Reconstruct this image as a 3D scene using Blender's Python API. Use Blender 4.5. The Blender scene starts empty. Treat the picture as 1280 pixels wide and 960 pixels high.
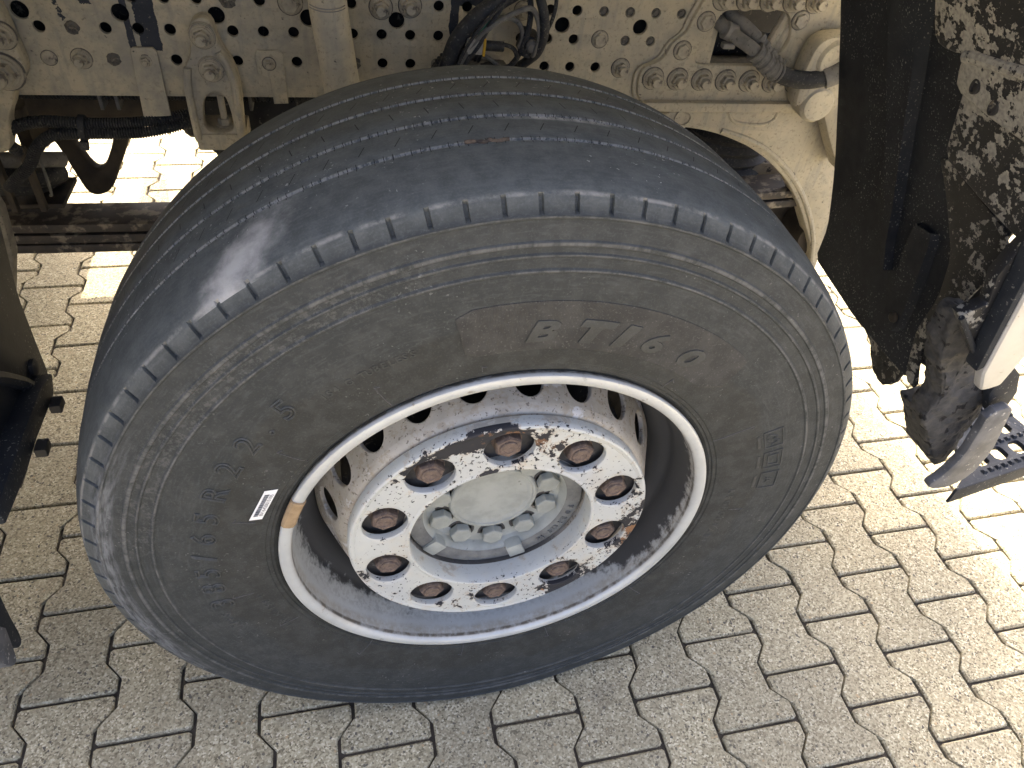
import bpy, bmesh, math, random
from mathutils import Vector, Matrix
random.seed(7)
R = math.radians
PI = math.pi
scene = bpy.context.scene
COL = scene.collection

# ------------------------------------------------------------------ camera
CAM = Vector((-0.19621558, -0.5889056, 1.3751215))
FWD = Vector((0.21910556, 0.69764866, -0.6821137))
RGT = Vector((0.97111685, -0.22361913, 0.08322588))
DWN = Vector((-0.09447125, -0.68064736, -0.72649457))
FPX = 934.228
cd = bpy.data.cameras.new('camera')
cam = bpy.data.objects.new('camera', cd)
COL.objects.link(cam)
cam.matrix_world = Matrix(((RGT.x, -DWN.x, -FWD.x, CAM.x), (RGT.y, -DWN.y, -FWD.y, CAM.y),
                           (RGT.z, -DWN.z, -FWD.z, CAM.z), (0, 0, 0, 1)))
cd.sensor_fit = 'HORIZONTAL'
cd.sensor_width = 36.0
cd.lens = FPX / 1280 * 36
cd.clip_start = 0.01
cd.clip_end = 500
scene.camera = cam

def in_view(P, margin=0):
    d = Vector(P) - CAM
    zc = d.dot(FWD)
    if zc < .05:
        return False
    u = 640 + FPX * d.dot(RGT) / zc
    v = 480 + FPX * d.dot(DWN) / zc
    return -margin < u < 1280 + margin and -margin < v < 960 + margin

# ------------------------------------------------------------------ world, sun, exposure
SUN_EL = R(50)
SUN_AZ = R(0)            # sun stands beyond the truck (+Y)
w = bpy.data.worlds.new('World')
scene.world = w
w.use_nodes = True
nt = w.node_tree
sky = nt.nodes.new('ShaderNodeTexSky')
sky.sky_type = 'NISHITA'
sky.sun_disc = False
sky.sun_elevation = SUN_EL
sky.sun_rotation = SUN_AZ
sky.air_density = 0.4
sky.dust_density = 8.0
sky.ozone_density = 0.0
bg = nt.nodes['Background']
bg.inputs['Strength'].default_value = 0.15
nt.links.new(sky.outputs[0], bg.inputs[0])
sd = bpy.data.lights.new('sun', 'SUN')
sd.energy = 2.0
sd.angle = R(0.53)
sd.color = (1.0, 0.88, 0.66)
sun = bpy.data.objects.new('sun', sd)
COL.objects.link(sun)
sdir = Vector((-math.sin(SUN_AZ) * math.cos(SUN_EL), -math.cos(SUN_AZ) * math.cos(SUN_EL), -math.sin(SUN_EL)))
sun.rotation_euler = sdir.to_track_quat('-Z', 'Y').to_euler()
sun.location = (0, 6, 8)
vs = scene.view_settings
vs.view_transform = 'Standard'
vs.look = 'None'
vs.gamma = 1
vs.exposure = 2.85

# ------------------------------------------------------------------ shader helpers
class S:
    def __init__(s, g, k): s.g, s.k = g, k
    def __add__(s, o): return s.g.m('ADD', s, o)
    __radd__ = __add__
    def __sub__(s, o): return s.g.m('SUBTRACT', s, o)
    def __rsub__(s, o): return s.g.m('SUBTRACT', o, s)
    def __mul__(s, o): return s.g.m('MULTIPLY', s, o)
    __rmul__ = __mul__
    def __truediv__(s, o): return s.g.m('DIVIDE', s, o)

class G:
    def __init__(s, name):
        s.mat = bpy.data.materials.new(name)
        s.mat.use_nodes = True
        s.nt = s.mat.node_tree
        s.b = s.nt.nodes['Principled BSDF']
        s.tc = s.nt.nodes.new('ShaderNodeTexCoord')
        s.obj = S(s, s.tc.outputs['Object'])
    def node(s, t): return s.nt.nodes.new(t)
    def put(s, v, inp):
        if isinstance(v, S): s.nt.links.new(v.k, inp)
        elif isinstance(v, (tuple, list)) and len(v) == 3 and inp.type == 'RGBA': inp.default_value = (*v, 1)
        else: inp.default_value = v
    def m(s, op, a, b=0.0, c=0.0):
        n = s.node('ShaderNodeMath'); n.operation = op
        s.put(a, n.inputs[0]); s.put(b, n.inputs[1]); s.put(c, n.inputs[2])
        return S(s, n.outputs[0])
    def step(s, e0, e1, x):
        n = s.node('ShaderNodeMapRange'); n.interpolation_type = 'SMOOTHSTEP'
        s.put(x, n.inputs[0]); n.inputs[1].default_value = e0; n.inputs[2].default_value = e1
        return S(s, n.outputs[0])
    def noise(s, scale, detail=3, rough=.55, vec=None, dist=0):
        n = s.node('ShaderNodeTexNoise')
        s.put(vec or s.obj, n.inputs['Vector']); n.inputs['Scale'].default_value = scale
        n.inputs['Detail'].default_value = detail; n.inputs['Roughness'].default_value = rough
        n.inputs['Distortion'].default_value = dist
        return S(s, n.outputs[0])
    def vor(s, scale, out='Distance', vec=None, feature='F1'):
        n = s.node('ShaderNodeTexVoronoi'); n.feature = feature
        s.put(vec or s.obj, n.inputs['Vector']); n.inputs['Scale'].default_value = scale
        return S(s, n.outputs[out])
    def mix(s, f, a, b):
        n = s.node('ShaderNodeMix'); n.data_type = 'RGBA'
        s.put(f, n.inputs[0]); s.put(a, n.inputs[6]); s.put(b, n.inputs[7])
        return S(s, n.outputs[2])
    def ramp(s, f, stops):
        n = s.node('ShaderNodeValToRGB'); e = n.color_ramp.elements
        while len(e) < len(stops): e.new(.5)
        for i, (p, c) in enumerate(stops):
            e[i].position = p; e[i].color = (*c, 1)
        s.put(f, n.inputs[0]); return S(s, n.outputs[0])
    def xyz(s, vec=None):
        n = s.node('ShaderNodeSeparateXYZ'); s.put(vec or s.obj, n.inputs[0])
        return [S(s, o) for o in n.outputs]
    def comb(s, x, y, z):
        n = s.node('ShaderNodeCombineXYZ')
        for v, i in zip((x, y, z), n.inputs): s.put(v, i)
        return S(s, n.outputs[0])
    def absd(s, a, b): return s.m('ABSOLUTE', a - b)
    def lt(s, a, b): return s.m('LESS_THAN', a, b)
    def gt(s, a, b): return s.m('GREATER_THAN', a, b)
    def done(s, col, rough=.6, metal=0.0, bump=None, dist=.001, strength=1.0, spec=.5):
        s.put(col, s.b.inputs['Base Color']); s.put(rough, s.b.inputs['Roughness']); s.put(metal, s.b.inputs['Metallic'])
        s.b.inputs['Specular IOR Level'].default_value = spec
        if bump is not None:
            n = s.node('ShaderNodeBump'); n.inputs['Distance'].default_value = dist; n.inputs['Strength'].default_value = strength
            s.put(bump, n.inputs['Height']); s.nt.links.new(n.outputs[0], s.b.inputs['Normal'])
        return s.mat

ZC = 0.5121           # axle height
def polar(g):
    x, y, z = g.xyz()
    z = z - ZC
    a = g.m('ARCTAN2', z, x) * 57.29578
    r = g.m('SQRT', x * x + z * z)
    return a, r, y
WY = 0.161            # wheel root sits at y=WY

M = {}
def mk_rubber(name, letter=False):
    g = G(name); a, r, y = polar(g); yw = y + WY
    n12, n40, n250 = g.noise(11, 4), g.noise(45, 5, .6), g.noise(420, 3, .6)
    sv = g.comb(r * 260, a * .35, yw * 260)
    streak = g.noise(1.0, 4, .6, sv)
    sv2 = g.comb(a * 1.6, r * 9, yw * 9)
    rad = g.noise(1.0, 3, .6, sv2)
    f = g.step(.374, .386, r + (n12 - .5) * .055)
    col = g.mix(f, (.0280, .0302, .0276), (.0295, .0340, .0340))
    col = g.mix(g.step(.40, .66, n40) * .35, col, (.070, .074, .071))
    col = g.mix(g.step(.52, .68, n250) * .2, col, (.11, .115, .108))
    col = g.mix(g.step(.5, .72, streak) * .3 * f, col, (.088, .093, .094))
    col = g.mix(g.step(.55, .75, n12) * .35 * (1 - f), col, (.062, .062, .054))
    if not letter:
        onT = g.gt(r, .524) * g.gt(yw, .03)
        col = g.mix(g.step(.498, .520, r) * (.28 + .34 * g.step(.34, .66, n40 * .55 + n250 * .25 + streak * .2)), col, (.124, .136, .131))  # tread and shoulder painted lighter to make up for the weak light there
        dark = None
        for i, yg in enumerate((.0945, .145, .200, .251)):
            d = g.absd(yw, yg)
            line = (1 - g.step(.0016, .0048, d)) * g.step(.36, .58, rad + (n250 - .5) * .5) * onT
            col = g.mix(line * .65, col, (.34, .33, .30))
            fr = g.m('FRACT', a + (.1 if i < 3 else .25))
            tick = g.lt(fr, .085) * g.lt(d, .0062)
            if i == 0: tick = tick * g.lt(g.m('FRACT', (a + .3) / 4), .75)
            dark = tick if dark is None else g.m('MAXIMUM', dark, tick)
        for yr, sl in ((.12, 55), (.174, -22), (.228, 60)):
            fr = g.m('FRACT', (a - 87.1 + (yw - yr) * sl + .06) / 4)
            dark = g.m('MAXIMUM', dark, g.lt(fr, .03) * g.lt(g.absd(yw, yr), .0075))
        dark = dark * onT
        # chipped dusty edge of the shoulder rib, two moulded rings on the sidewall
        wob = (g.noise(30, 4) - .5) * .006
        ed = (1 - g.step(.0002, .0022, g.absd(r, .5182 + wob * .45))) * g.step(.40, .62, g.noise(26, 6, .7)) * g.lt(yw, .06)
        col = g.mix(ed * .5, col, (.36, .345, .31))
        for rk, wd, st in ((.4725, .0040, .30), (.460, .0016, .22), (.4425, .0018, .34), (.500, .0016, .22)):
            kl = (1 - g.step(0, wd, g.absd(r, rk + wob * .25))) * g.step(.36, .62, n40 * .6 + rad * .4) * g.lt(yw, .05)
            col = g.mix(kl * st, col, (.27, .27, .265))
        rough5 = g.step(.50, .60, g.noise(150, 6, .72)) * g.step(96, 112, a) * (1 - g.step(168, 180, a)) * g.step(.436, .444, r) * (1 - g.step(.472, .486, r)) * g.lt(yw, .05)
        col = g.mix(rough5 * .2, col, (.21, .205, .19))
        # chalky scuff across the shoulder
        q1 = (a - 122.2 + (yw - .04) * 88) / 4.4
        q2 = (yw - .036) / .05
        q = g.m('SQRT', q1 * q1 + q2 * q2) + (g.noise(38, 5, .65) - .5) * 1.7
        sc = (1 - g.step(.05, 1.35, q)) * g.lt(r, .56) * g.gt(r, .515)
        col = g.mix(sc * .8, col, (.46, .45, .42))
        # pale rub along the left shoulder
        q3 = (1 - g.step(10, 34, g.absd(g.m('ABSOLUTE', a), 176))) * (1 - g.step(.004, .017, g.absd(r, .497)))
        col = g.mix(q3 * g.step(.3, .7, streak) * .6, col, (.23, .24, .25))
        # second smaller scuffs along one tread rib
        q4 = (1 - g.step(2, 9, g.absd(a, 84))) * (1 - g.step(.002, .007, g.absd(yw, .141))) * g.step(.35, .6, n40)
        col = g.mix(q4 * onT * .7, col, (.42, .41, .39))
        spk = g.step(.67, .70, g.noise(210, 2)) * g.step(.52, .62, n12) * (onT * .7 + .3)
        col = g.mix(spk * .6, col, (.4, .4, .38))
        col = g.mix(dark, col, (.006, .006, .006))
        bump = n40 * .35 + n250 * .3 + streak * .25 - dark * 1.0
        return g.done(col, .72, 0, bump, .0011, .8, .35)
    return g.done(g.mix(.10, col, (.20, .2, .18)), .7, 0, n40 + n250 * .4, .0006, .6, .35)
M['rubber'] = mk_rubber('tyre_rubber')
M['rubber_letter'] = mk_rubber('tyre_lettering_rubber', True)

def mk_panel():
    g = G('tyre_panel_rubber'); a, r, y = polar(g)
    n = g.noise(45, 5)
    hat = g.m('SINE', a * 26)
    col = g.mix(g.step(.35, .7, n), (.040, .0405, .038), (.062, .062, .057))
    col = g.mix(g.step(.56, .75, g.noise(380, 3)) * .3, col, (.22, .22, .2))
    return g.done(col, .78, 0, hat * .5 + n * .5, .0005, .7, .3)
M['panel'] = mk_panel()

def mk_rim():
    g = G('silver_rim_paint'); a, r, y = polar(g); yw = y + WY
    n1, n2, n3 = g.noise(14, 5, .6), g.noise(60, 6, .65), g.noise(300, 3)
    col = g.mix(g.step(.35, .7, n1), (.54, .56, .54), (.46, .475, .455))
    crev = (1 - g.step(.0012, .0042, g.absd(yw, .0058))) * (.45 + .55 * g.step(.4, .58, n2))
    brush = g.noise(1, 4, .6, g.comb(a * .9, yw * 160, r * 160))
    # brown road film just inside the lip, black brake dust deeper in the barrel
    film = (1 - g.step(.004, .016, g.absd(yw, .012))) * g.step(.35, .6, n2 * .6 + brush * .4)
    col = g.mix(film * .55, col, (.32, .265, .18))
    col = g.mix(crev * .85, col, (.085, .07, .05))
    right = g.step(-75, -25, a) * (1 - g.step(85, 120, a))  # right side of the barrel: shade painted in along with the grime
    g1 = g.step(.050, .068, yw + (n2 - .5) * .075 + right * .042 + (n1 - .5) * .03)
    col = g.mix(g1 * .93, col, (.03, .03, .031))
    smear = (1 - g.step(.006, .02, g.absd(yw, .046))) * g.step(.45, .6, brush) * (1 - right)
    col = g.mix(smear * .25, col, (.16, .15, .13))
    st = g.step(.66, .72, n2) * g.lt(yw, .03)
    col = g.mix(st * .6, col, (.2, .15, .09))
    spk = g.step(.68, .72, n3)
    col = g.mix(spk * .35, col, (.15, .14, .12))
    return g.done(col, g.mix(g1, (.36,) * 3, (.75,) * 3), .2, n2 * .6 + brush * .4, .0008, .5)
M['rim'] = mk_rim()

def mk_drum():
    g = G('dusty_silver_disc'); a, r, y = polar(g)
    n1, n2 = g.noise(16, 5, .6), g.noise(80, 6, .65)
    col = g.mix(g.step(.3, .7, n1), (.48, .455, .40), (.35, .325, .27))
    col = g.mix(g.step(.48, .64, n2) * .6, col, (.30, .25, .175))
    col = g.mix(g.step(.60, .64, n1) * .6, col, (.66, .68, .70))
    col = g.mix(g.step(.62, .65, g.noise(200, 2)) * .7, col, (.1, .08, .06))
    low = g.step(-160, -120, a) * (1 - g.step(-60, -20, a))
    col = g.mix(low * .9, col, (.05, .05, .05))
    return g.done(col, .55, .15, n2, .0007, .6)
M['drum'] = mk_drum()

def mk_ring():
    g = G('chipped_white_paint'); a, r, y = polar(g); yw = y + WY
    n1 = g.noise(34, 6, .68, dist=.3); n2 = g.noise(110, 5, .62, dist=.4); n0 = g.noise(9, 2)
    white = g.mix(g.step(.4, .7, n0), (.52, .535, .495), (.45, .47, .46))
    white = g.mix(g.step(.5, .75, g.noise(22, 4)) * .35, white, (.5, .44, .33))
    band = (1 - g.step(10, 34, g.absd(a, 112))) * (1 - g.step(.004, .017, g.absd(r, .1965)))
    rgt = (1 - g.step(12, 42, g.absd(a, -14))) * g.step(.165, .195, r)
    top = (1 - g.step(8, 42, g.absd(a, 86)))
    low = (1 - g.step(5, 20, g.absd(a, -56))) * g.step(.16, .185, r)
    bias = band * .22 + rgt * .10 + top * .085 + low * .13
    chip = g.step(.622, .630, n1 + bias + (n2 - .5) * .12)
    chip2 = g.step(.622, .634, g.noise(190, 5, .62) + bias * .5 + (n0 - .5) * .14)
    chip = g.m('MAXIMUM', chip, chip2)
    inner = g.lt(yw, .012)
    chip = chip * (inner * .8 + .2)
    rustz = g.step(.52, .58, g.noise(30, 5, .65)) * (low * 1.0 + top * .45 + rgt * .5)
    edge = g.step(.575, .602, n1 + bias) * (1 - chip)
    col = g.mix(edge * .3, white, (.42, .28, .13))
    blk = g.mix(g.step(.3, .6, rustz), (.018, .019, .023), (.30, .155, .07))
    col = g.mix(chip, col, blk)
    return g.done(col, g.mix(chip, (.42,) * 3, (.72,) * 3), 0, n2 * .15 - chip * .8, .0009, .8)
M['ring'] = mk_ring()

def mk_simple(name, c1, c2, sc=30, rough=.7, metal=0, bd=.0006, c3=None, t3=(.6, .7), sc3=120, st=.7, spec=.4):
    g = G(name); n = g.noise(sc, 6, .62); n2 = g.noise(sc3, 4, .6)
    col = g.mix(g.step(.32, .68, n), c1, c2)
    if c3: col = g.mix(g.step(t3[0], t3[1], n2), col, c3)
    return g.done(col, rough, metal, n + n2 * .5, bd, st, spec)
M['rust'] = mk_simple('rusty_nut', (.165, .122, .095), (.10, .074, .060), 120, .85, 0, .0008, (.22, .175, .145), (.58, .68), 300)
M['hub'] = mk_simple('grey_hub_paint', (.375, .39, .355), (.28, .295, .265), 26, .5, 0, .0004, (.2, .2, .18), (.66, .72), 60)
M['hubdark'] = mk_simple('dusty_hub_casting', (.20, .205, .19), (.12, .12, .115), 35, .7, 0, .0006, (.12, .115, .1), (.6, .7), 90)
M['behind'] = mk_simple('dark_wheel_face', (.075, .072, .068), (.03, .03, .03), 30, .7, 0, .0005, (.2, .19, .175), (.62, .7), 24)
M['weight'] = mk_simple('tan_weight', (.36, .26, .15), (.27, .19, .105), 80, .8, 0, .0005)
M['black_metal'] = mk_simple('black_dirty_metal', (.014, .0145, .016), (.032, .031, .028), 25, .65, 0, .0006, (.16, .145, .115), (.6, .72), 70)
M['grey_metal'] = mk_simple('dusty_grey_metal', (.26, .25, .225), (.17, .16, .14), 30, .6, .2, .0006, (.1, .09, .075), (.6, .7), 90)
M['blackhose'] = mk_simple('black_dusty_hose', (.018, .020, .023), (.04, .04, .038), 60, .7, 0, .0004, (.13, .125, .105), (.56, .72), 200)
M['greyhose'] = mk_simple('grey_dusty_hose', (.13, .125, .11), (.21, .2, .17), 50, .75, 0, .0004, (.08, .075, .065), (.58, .7), 160)
M['green'] = mk_simple('green_plug', (.02, .18, .135), (.03, .13, .10), 90, .5)
M['cream'] = mk_simple('cream_plug', (.42, .40, .34), (.3, .28, .23), 90, .6)
M['yellow'] = mk_simple('yellow_clip', (.65, .40, .03), (.5, .3, .03), 90, .5)
M['leaf'] = mk_simple('dusty_spring_steel', (.30, .265, .20), (.20, .17, .125), 22, .75, .1, .0008, (.03, .028, .028), (.55, .62), 34)
M['leafdark'] = mk_simple('oily_spring_steel', (.07, .058, .046), (.035, .032, .03), 22, .6, .1, .0008, (.22, .19, .14), (.50, .62), 34)
M['rustbrown'] = mk_simple('brown_rusty_steel', (.062, .050, .036), (.032, .027, .021), 20, .75, .1, .0006, (.03, .028, .025), (.58, .7), 40)
M['silverpaint'] = mk_simple('silver_bumper_paint', (.50, .50, .49), (.40, .40, .385), 10, .4, .3, .0003, (.3, .28, .24), (.66, .72), 70)
M['navy'] = mk_simple('dark_blue_grey_paint', (.016, .020, .027), (.030, .035, .043), 18, .65, 0, .0005, (.16, .155, .145), (.62, .68), 150, .7, .2)
M['bladegrey'] = mk_simple('scraped_grey_plastic', (.14, .145, .155), (.07, .075, .085), 24, .55, 0, .0008, (.36, .36, .35), (.6, .7), 110)
M['mud'] = mk_simple('dried_mud_on_plastic', (.085, .083, .078), (.05, .05, .05), 50, .9, 0, .0022, (.012, .012, .013), (.57, .63), 38, 1)
M['white'] = mk_simple('white_label_paper', (.86, .87, .86), (.8, .81, .8), 8, .5, 0, .0001)
M['ink'] = mk_simple('black_print', (.05, .05, .055), (.09, .09, .09), 200, .6, 0, .0001)
M['torn'] = mk_simple('torn_rubber', (.13, .095, .065), (.03, .026, .022), 140, .9, 0, .002)
M['bodypaint'] = mk_simple('white_body_paint', (.62, .62, .60), (.55, .55, .53), 3, .4)

def mk_beige(name, dark=False):
    g = G(name); x, y, z = g.xyz()
    n1, n2, n3 = g.noise(7, 5, .62), g.noise(34, 6, .66), g.noise(150, 4, .6)
    col = g.mix(g.step(.3, .7, n1), (.535, .475, .33), (.43, .385, .28))
    col = g.mix(g.step(.46, .64, n2) * .5, col, (.36, .33, .255))
    col = g.mix(g.step(.54, .66, n3) * .5, col, (.24, .21, .155))
    drip = g.noise(1, 5, .6, g.comb(x * 60, y * 60, z * 7))
    col = g.mix(g.step(.52, .66, drip) * .45, col, (.30, .285, .24))
    left = 1 - g.step(-.55, .1, x)
    col = g.mix(g.step(.40, .62, n1 * .5 + n2 * .5) * left * .7, col, (.30, .285, .235))
    pit = g.step(.655, .67, g.noise(75, 5, .68)) * g.step(.42, .56, n1)
    bare = None
    if dark:   # two strips where tape kept the beige coat off, and streaks left of them
        wob = (n2 - .5) * .016
        s1 = g.lt(g.absd(x + wob, -.497), .0165) * g.gt(z + wob, .868)
        s2 = g.lt(g.absd(x + wob * .5, -.5265), .0052) * g.gt(z + wob, .872)
        s3 = g.lt(g.absd(x + (z - .95) * .35 + wob, -.585), .008) * g.gt(z + wob * 3, .938)
        s4 = g.lt(g.absd(x + (z - .95) * .3 + wob, -.632), .004) * g.gt(z + wob * 3, .915) * g.step(.45, .5, n3)
        s5 = g.lt(g.absd(x + wob * .6, .02 + (n1 - .5) * .03), .0085) * g.gt(z, .885)
        s6 = g.lt(g.absd(x + wob, .045), .028) * g.lt(g.absd(z + wob, .961), .006)
        bare = s1
        for q in (s2, s3, s4, s5, s6): bare = g.m('MAXIMUM', bare, q)
        col = g.mix(bare, col, g.mix(g.step(.6, .68, n3), (.035, .04, .05), (.22, .2, .16)))
    col = g.mix(pit * .85, col, (.05, .048, .045))
    h = n2 * .5 + n3 * .4 - pit * .5
    if bare is not None: h = h - bare * .5
    return g.done(col, .72, 0, h, .0012, .7, .35)
M['beige'] = mk_beige('beige_chassis_paint')
M['beige_rail'] = mk_beige('beige_rail_paint', True)

def mk_black_plastic():
    g = G('black_dusty_plastic')
    n1, n2 = g.noise(6, 5), g.noise(260, 2, .5)
    col = g.mix(g.step(.35, .7, n1), (.011, .0135, .018), (.022, .0255, .031))
    col = g.mix(g.step(.36, .62, g.noise(40, 5)) * .3, col, (.034, .037, .04))
    col = g.mix(g.step(.63, .67, n2) * g.step(.4, .6, g.noise(12, 4)) * .7, col, (.24, .235, .21))
    return g.done(col, .58, 0, n2 * .4 + n1, .0008, .5, .22)
M['plastic'] = mk_black_plastic()

def mk_peel(name, th, sc=24):
    g = G(name)
    n = g.noise(sc, 7, .62, dist=.25); n2 = g.noise(95, 5, .62); big = g.noise(7, 2)
    mask = g.step(th, th + .012, n * .60 + n2 * .42 + (big - .5) * .3)
    blk = g.mix(g.step(.66, .69, g.noise(240, 2)) * .8, (.009, .0105, .0135), (.2, .195, .175))
    gry = g.mix(g.step(.35, .7, g.noise(160, 4)), (.30, .29, .25), (.19, .185, .165))
    return g.done(g.mix(mask, blk, gry), g.mix(mask, (.5,) * 3, (.85,) * 3), 0, mask * 1.0 + n2 * .3, .0009, .8)
M['peel'] = mk_peel('peeling_black_paint', .512, 46)
M['peelfew'] = mk_peel('black_paint_few_chips', .555)
M['peelmost'] = mk_peel('nearly_bare_grey_plastic', .455, 30)

def mk_paver():
    g = G('concrete_paver_face')
    oi = g.node('ShaderNodeObjectInfo'); gi = g.node('ShaderNodeNewGeometry')
    rnd = g.m('FRACT', S(g, oi.outputs['Random']) * 7.31 + S(g, gi.outputs['Random Per Island']) * 3.7)
    geo = S(g, gi.outputs['Position'])
    cell = g.xyz(g.vor(330, 'Color', geo))[0]
    cell2 = g.xyz(g.vor(250, 'Color', geo))[1]
    big = g.noise(2.2, 4, .6, geo); med = g.noise(22, 5, .6, geo); fine = g.noise(700, 2, .5, geo)
    col = g.ramp(cell, [(0, (.12, .104, .07)), (.2, (.27, .238, .163)), (.55, (.375, .335, .232)), (.85, (.48, .437, .318)), (1, (.64, .595, .46))])
    col = g.mix(g.gt(cell2, .972), col, (.11, .10, .085))
    col = g.mix(g.lt(cell2, .004), col, (.40, .30, .18))
    col = g.mix(g.step(.42, .62, med) * .3, col, (.29, .255, .175))
    tint = g.mix(rnd, (.93, .935, .915), (1.13, 1.125, 1.075))
    n = g.node('ShaderNodeMix'); n.data_type = 'RGBA'; n.blend_type = 'MULTIPLY'; n.inputs[0].default_value = 1
    g.put(col, n.inputs[6]); g.put(tint, n.inputs[7]); col = S(g, n.outputs[2])
    col = g.mix(g.step(.60, .70, g.noise(6.5, 5, .65, geo)) * .3, col, (.13, .115, .095))
    col = g.mix(g.step(.45, .62, big) * .2, col, (.22, .20, .15))
    return g.done(col, .88, 0, cell * .55 + fine * .35 + med * .5, .0011, .8, .25)
M['paver'] = mk_paver()
M['joint'] = mk_simple('joint_sand_and_dirt', (.035, .031, .026), (.07, .06, .048), 60, .95, 0, .002, (.03, .036, .02), (.6, .7), 20)
M['ground'] = mk_simple('distant_paving', (.30, .275, .23), (.36, .33, .275), 2, .9)

# ------------------------------------------------------------------ mesh helpers
def mesh_of(name, V, F, ang=32):
    me = bpy.data.meshes.new(name)
    me.from_pydata([tuple(v) for v in V], [], F)
    me.validate()
    bm = bmesh.new(); bm.from_mesh(me)
    bmesh.ops.recalc_face_normals(bm, faces=bm.faces)
    bm.to_mesh(me); bm.free()
    if ang:
        me.shade_smooth()
        me.set_sharp_from_angle(angle=R(ang))
    return me

def link(name, me, mat=None, parent=None):
    o = bpy.data.objects.new(name, me)
    if mat is not None and me is not None and not me.materials: me.materials.append(M[mat] if isinstance(mat, str) else mat)
    COL.objects.link(o)
    if parent is not None: o.parent = parent
    return o

def obj(name, VF, mat, parent=None, ang=32):
    return link(name, mesh_of(name, VF[0], VF[1], ang), mat, parent)

def tag(o, label=None, cat=None, group=None, kind=None):
    if label: o['label'] = label
    if cat: o['category'] = cat
    if group: o['group'] = group
    if kind: o['kind'] = kind
    return o

def empty(name, loc, rz=0):
    o = bpy.data.objects.new(name, None); COL.objects.link(o)
    o.location = loc; o.rotation_euler = (0, 0, rz); o.empty_display_size = .05
    return o

def join(*parts):
    V, F = [], []
    for v, f in parts:
        n = len(V); V += list(v); F += [[i + n for i in q] for q in f]
    return V, F

def xf(VF, fn): return [fn(*v) for v in VF[0]], VF[1]
def moved(VF, dx=0, dy=0, dz=0): return xf(VF, lambda x, y, z: (x + dx, y + dy, z + dz))

def lathe(prof, n=96, z0=ZC, y0=-WY, closed=False, angs=None):
    """surface of revolution about the wheel axis; prof is (radius, world y)"""
    A = angs or [2 * PI * i / n for i in range(n)]
    n = len(A); V = []; F = []
    for r, y in prof:
        for a in A: V.append((r * math.cos(a), y + y0, z0 + r * math.sin(a)))
    m = len(prof)
    for j in range(m if closed else m - 1):
        k = (j + 1) % m
        for i in range(n):
            q = (i + 1) % n
            F.append([j * n + i, j * n + q, k * n + q, k * n + i])
    return V, F

def spin(prof, n=20):
    """solid of revolution about -Y, prof (radius, y); closes ends"""
    V, F = lathe(prof, n, 0, 0)
    F.append(list(range(n))); F.append(list(range((len(prof) - 1) * n, len(prof) * n)))
    return V, F

def prism(poly, y0, y1):
    """polygon in (x,z) extruded along y"""
    n = len(poly)
    V = [(x, y0, z) for x, z in poly] + [(x, y1, z) for x, z in poly]
    F = [list(range(n)), list(range(n, 2 * n))] + [[i, (i + 1) % n, n + (i + 1) % n, n + i] for i in range(n)]
    return V, F

def box(x0, x1, y0, y1, z0, z1): return prism([(x0, z0), (x1, z0), (x1, z1), (x0, z1)], y0, y1)

def hexa(af, y0, y1, cham=.12):
    r = af / math.sqrt(3)
    c = lambda k, rr, y: [(rr * math.cos(PI / 3 * i + k), y, rr * math.sin(PI / 3 * i + k)) for i in range(6)]
    V = c(.2, r, y0) + c(.2, r, y1 + (y0 - y1) * cham) + c(.2, r * .9, y1)
    F = [list(range(6)), list(range(12, 18))]
    for j in (0, 6):
        F += [[j + i, j + (i + 1) % 6, j + 6 + (i + 1) % 6, j + 6 + i] for i in range(6)]
    return V, F

def bevelled(VF, off=.003, seg=2, ang=40):
    bm = bmesh.new()
    vs_ = [bm.verts.new(v) for v in VF[0]]
    for f in VF[1]:
        try: bm.faces.new([vs_[i] for i in f])
        except ValueError: pass
    bmesh.ops.recalc_face_normals(bm, faces=bm.faces)
    ed = [e for e in bm.edges if len(e.link_faces) == 2 and e.calc_face_angle(0) > R(ang)]
    bmesh.ops.bevel(bm, geom=ed, offset=off, segments=seg, affect='EDGES', profile=.6, clamp_overlap=True)
    bm.verts.index_update()
    out = [tuple(v.co) for v in bm.verts], [[v.index for v in f.verts] for f in bm.faces]
    bm.free(); return out

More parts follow.
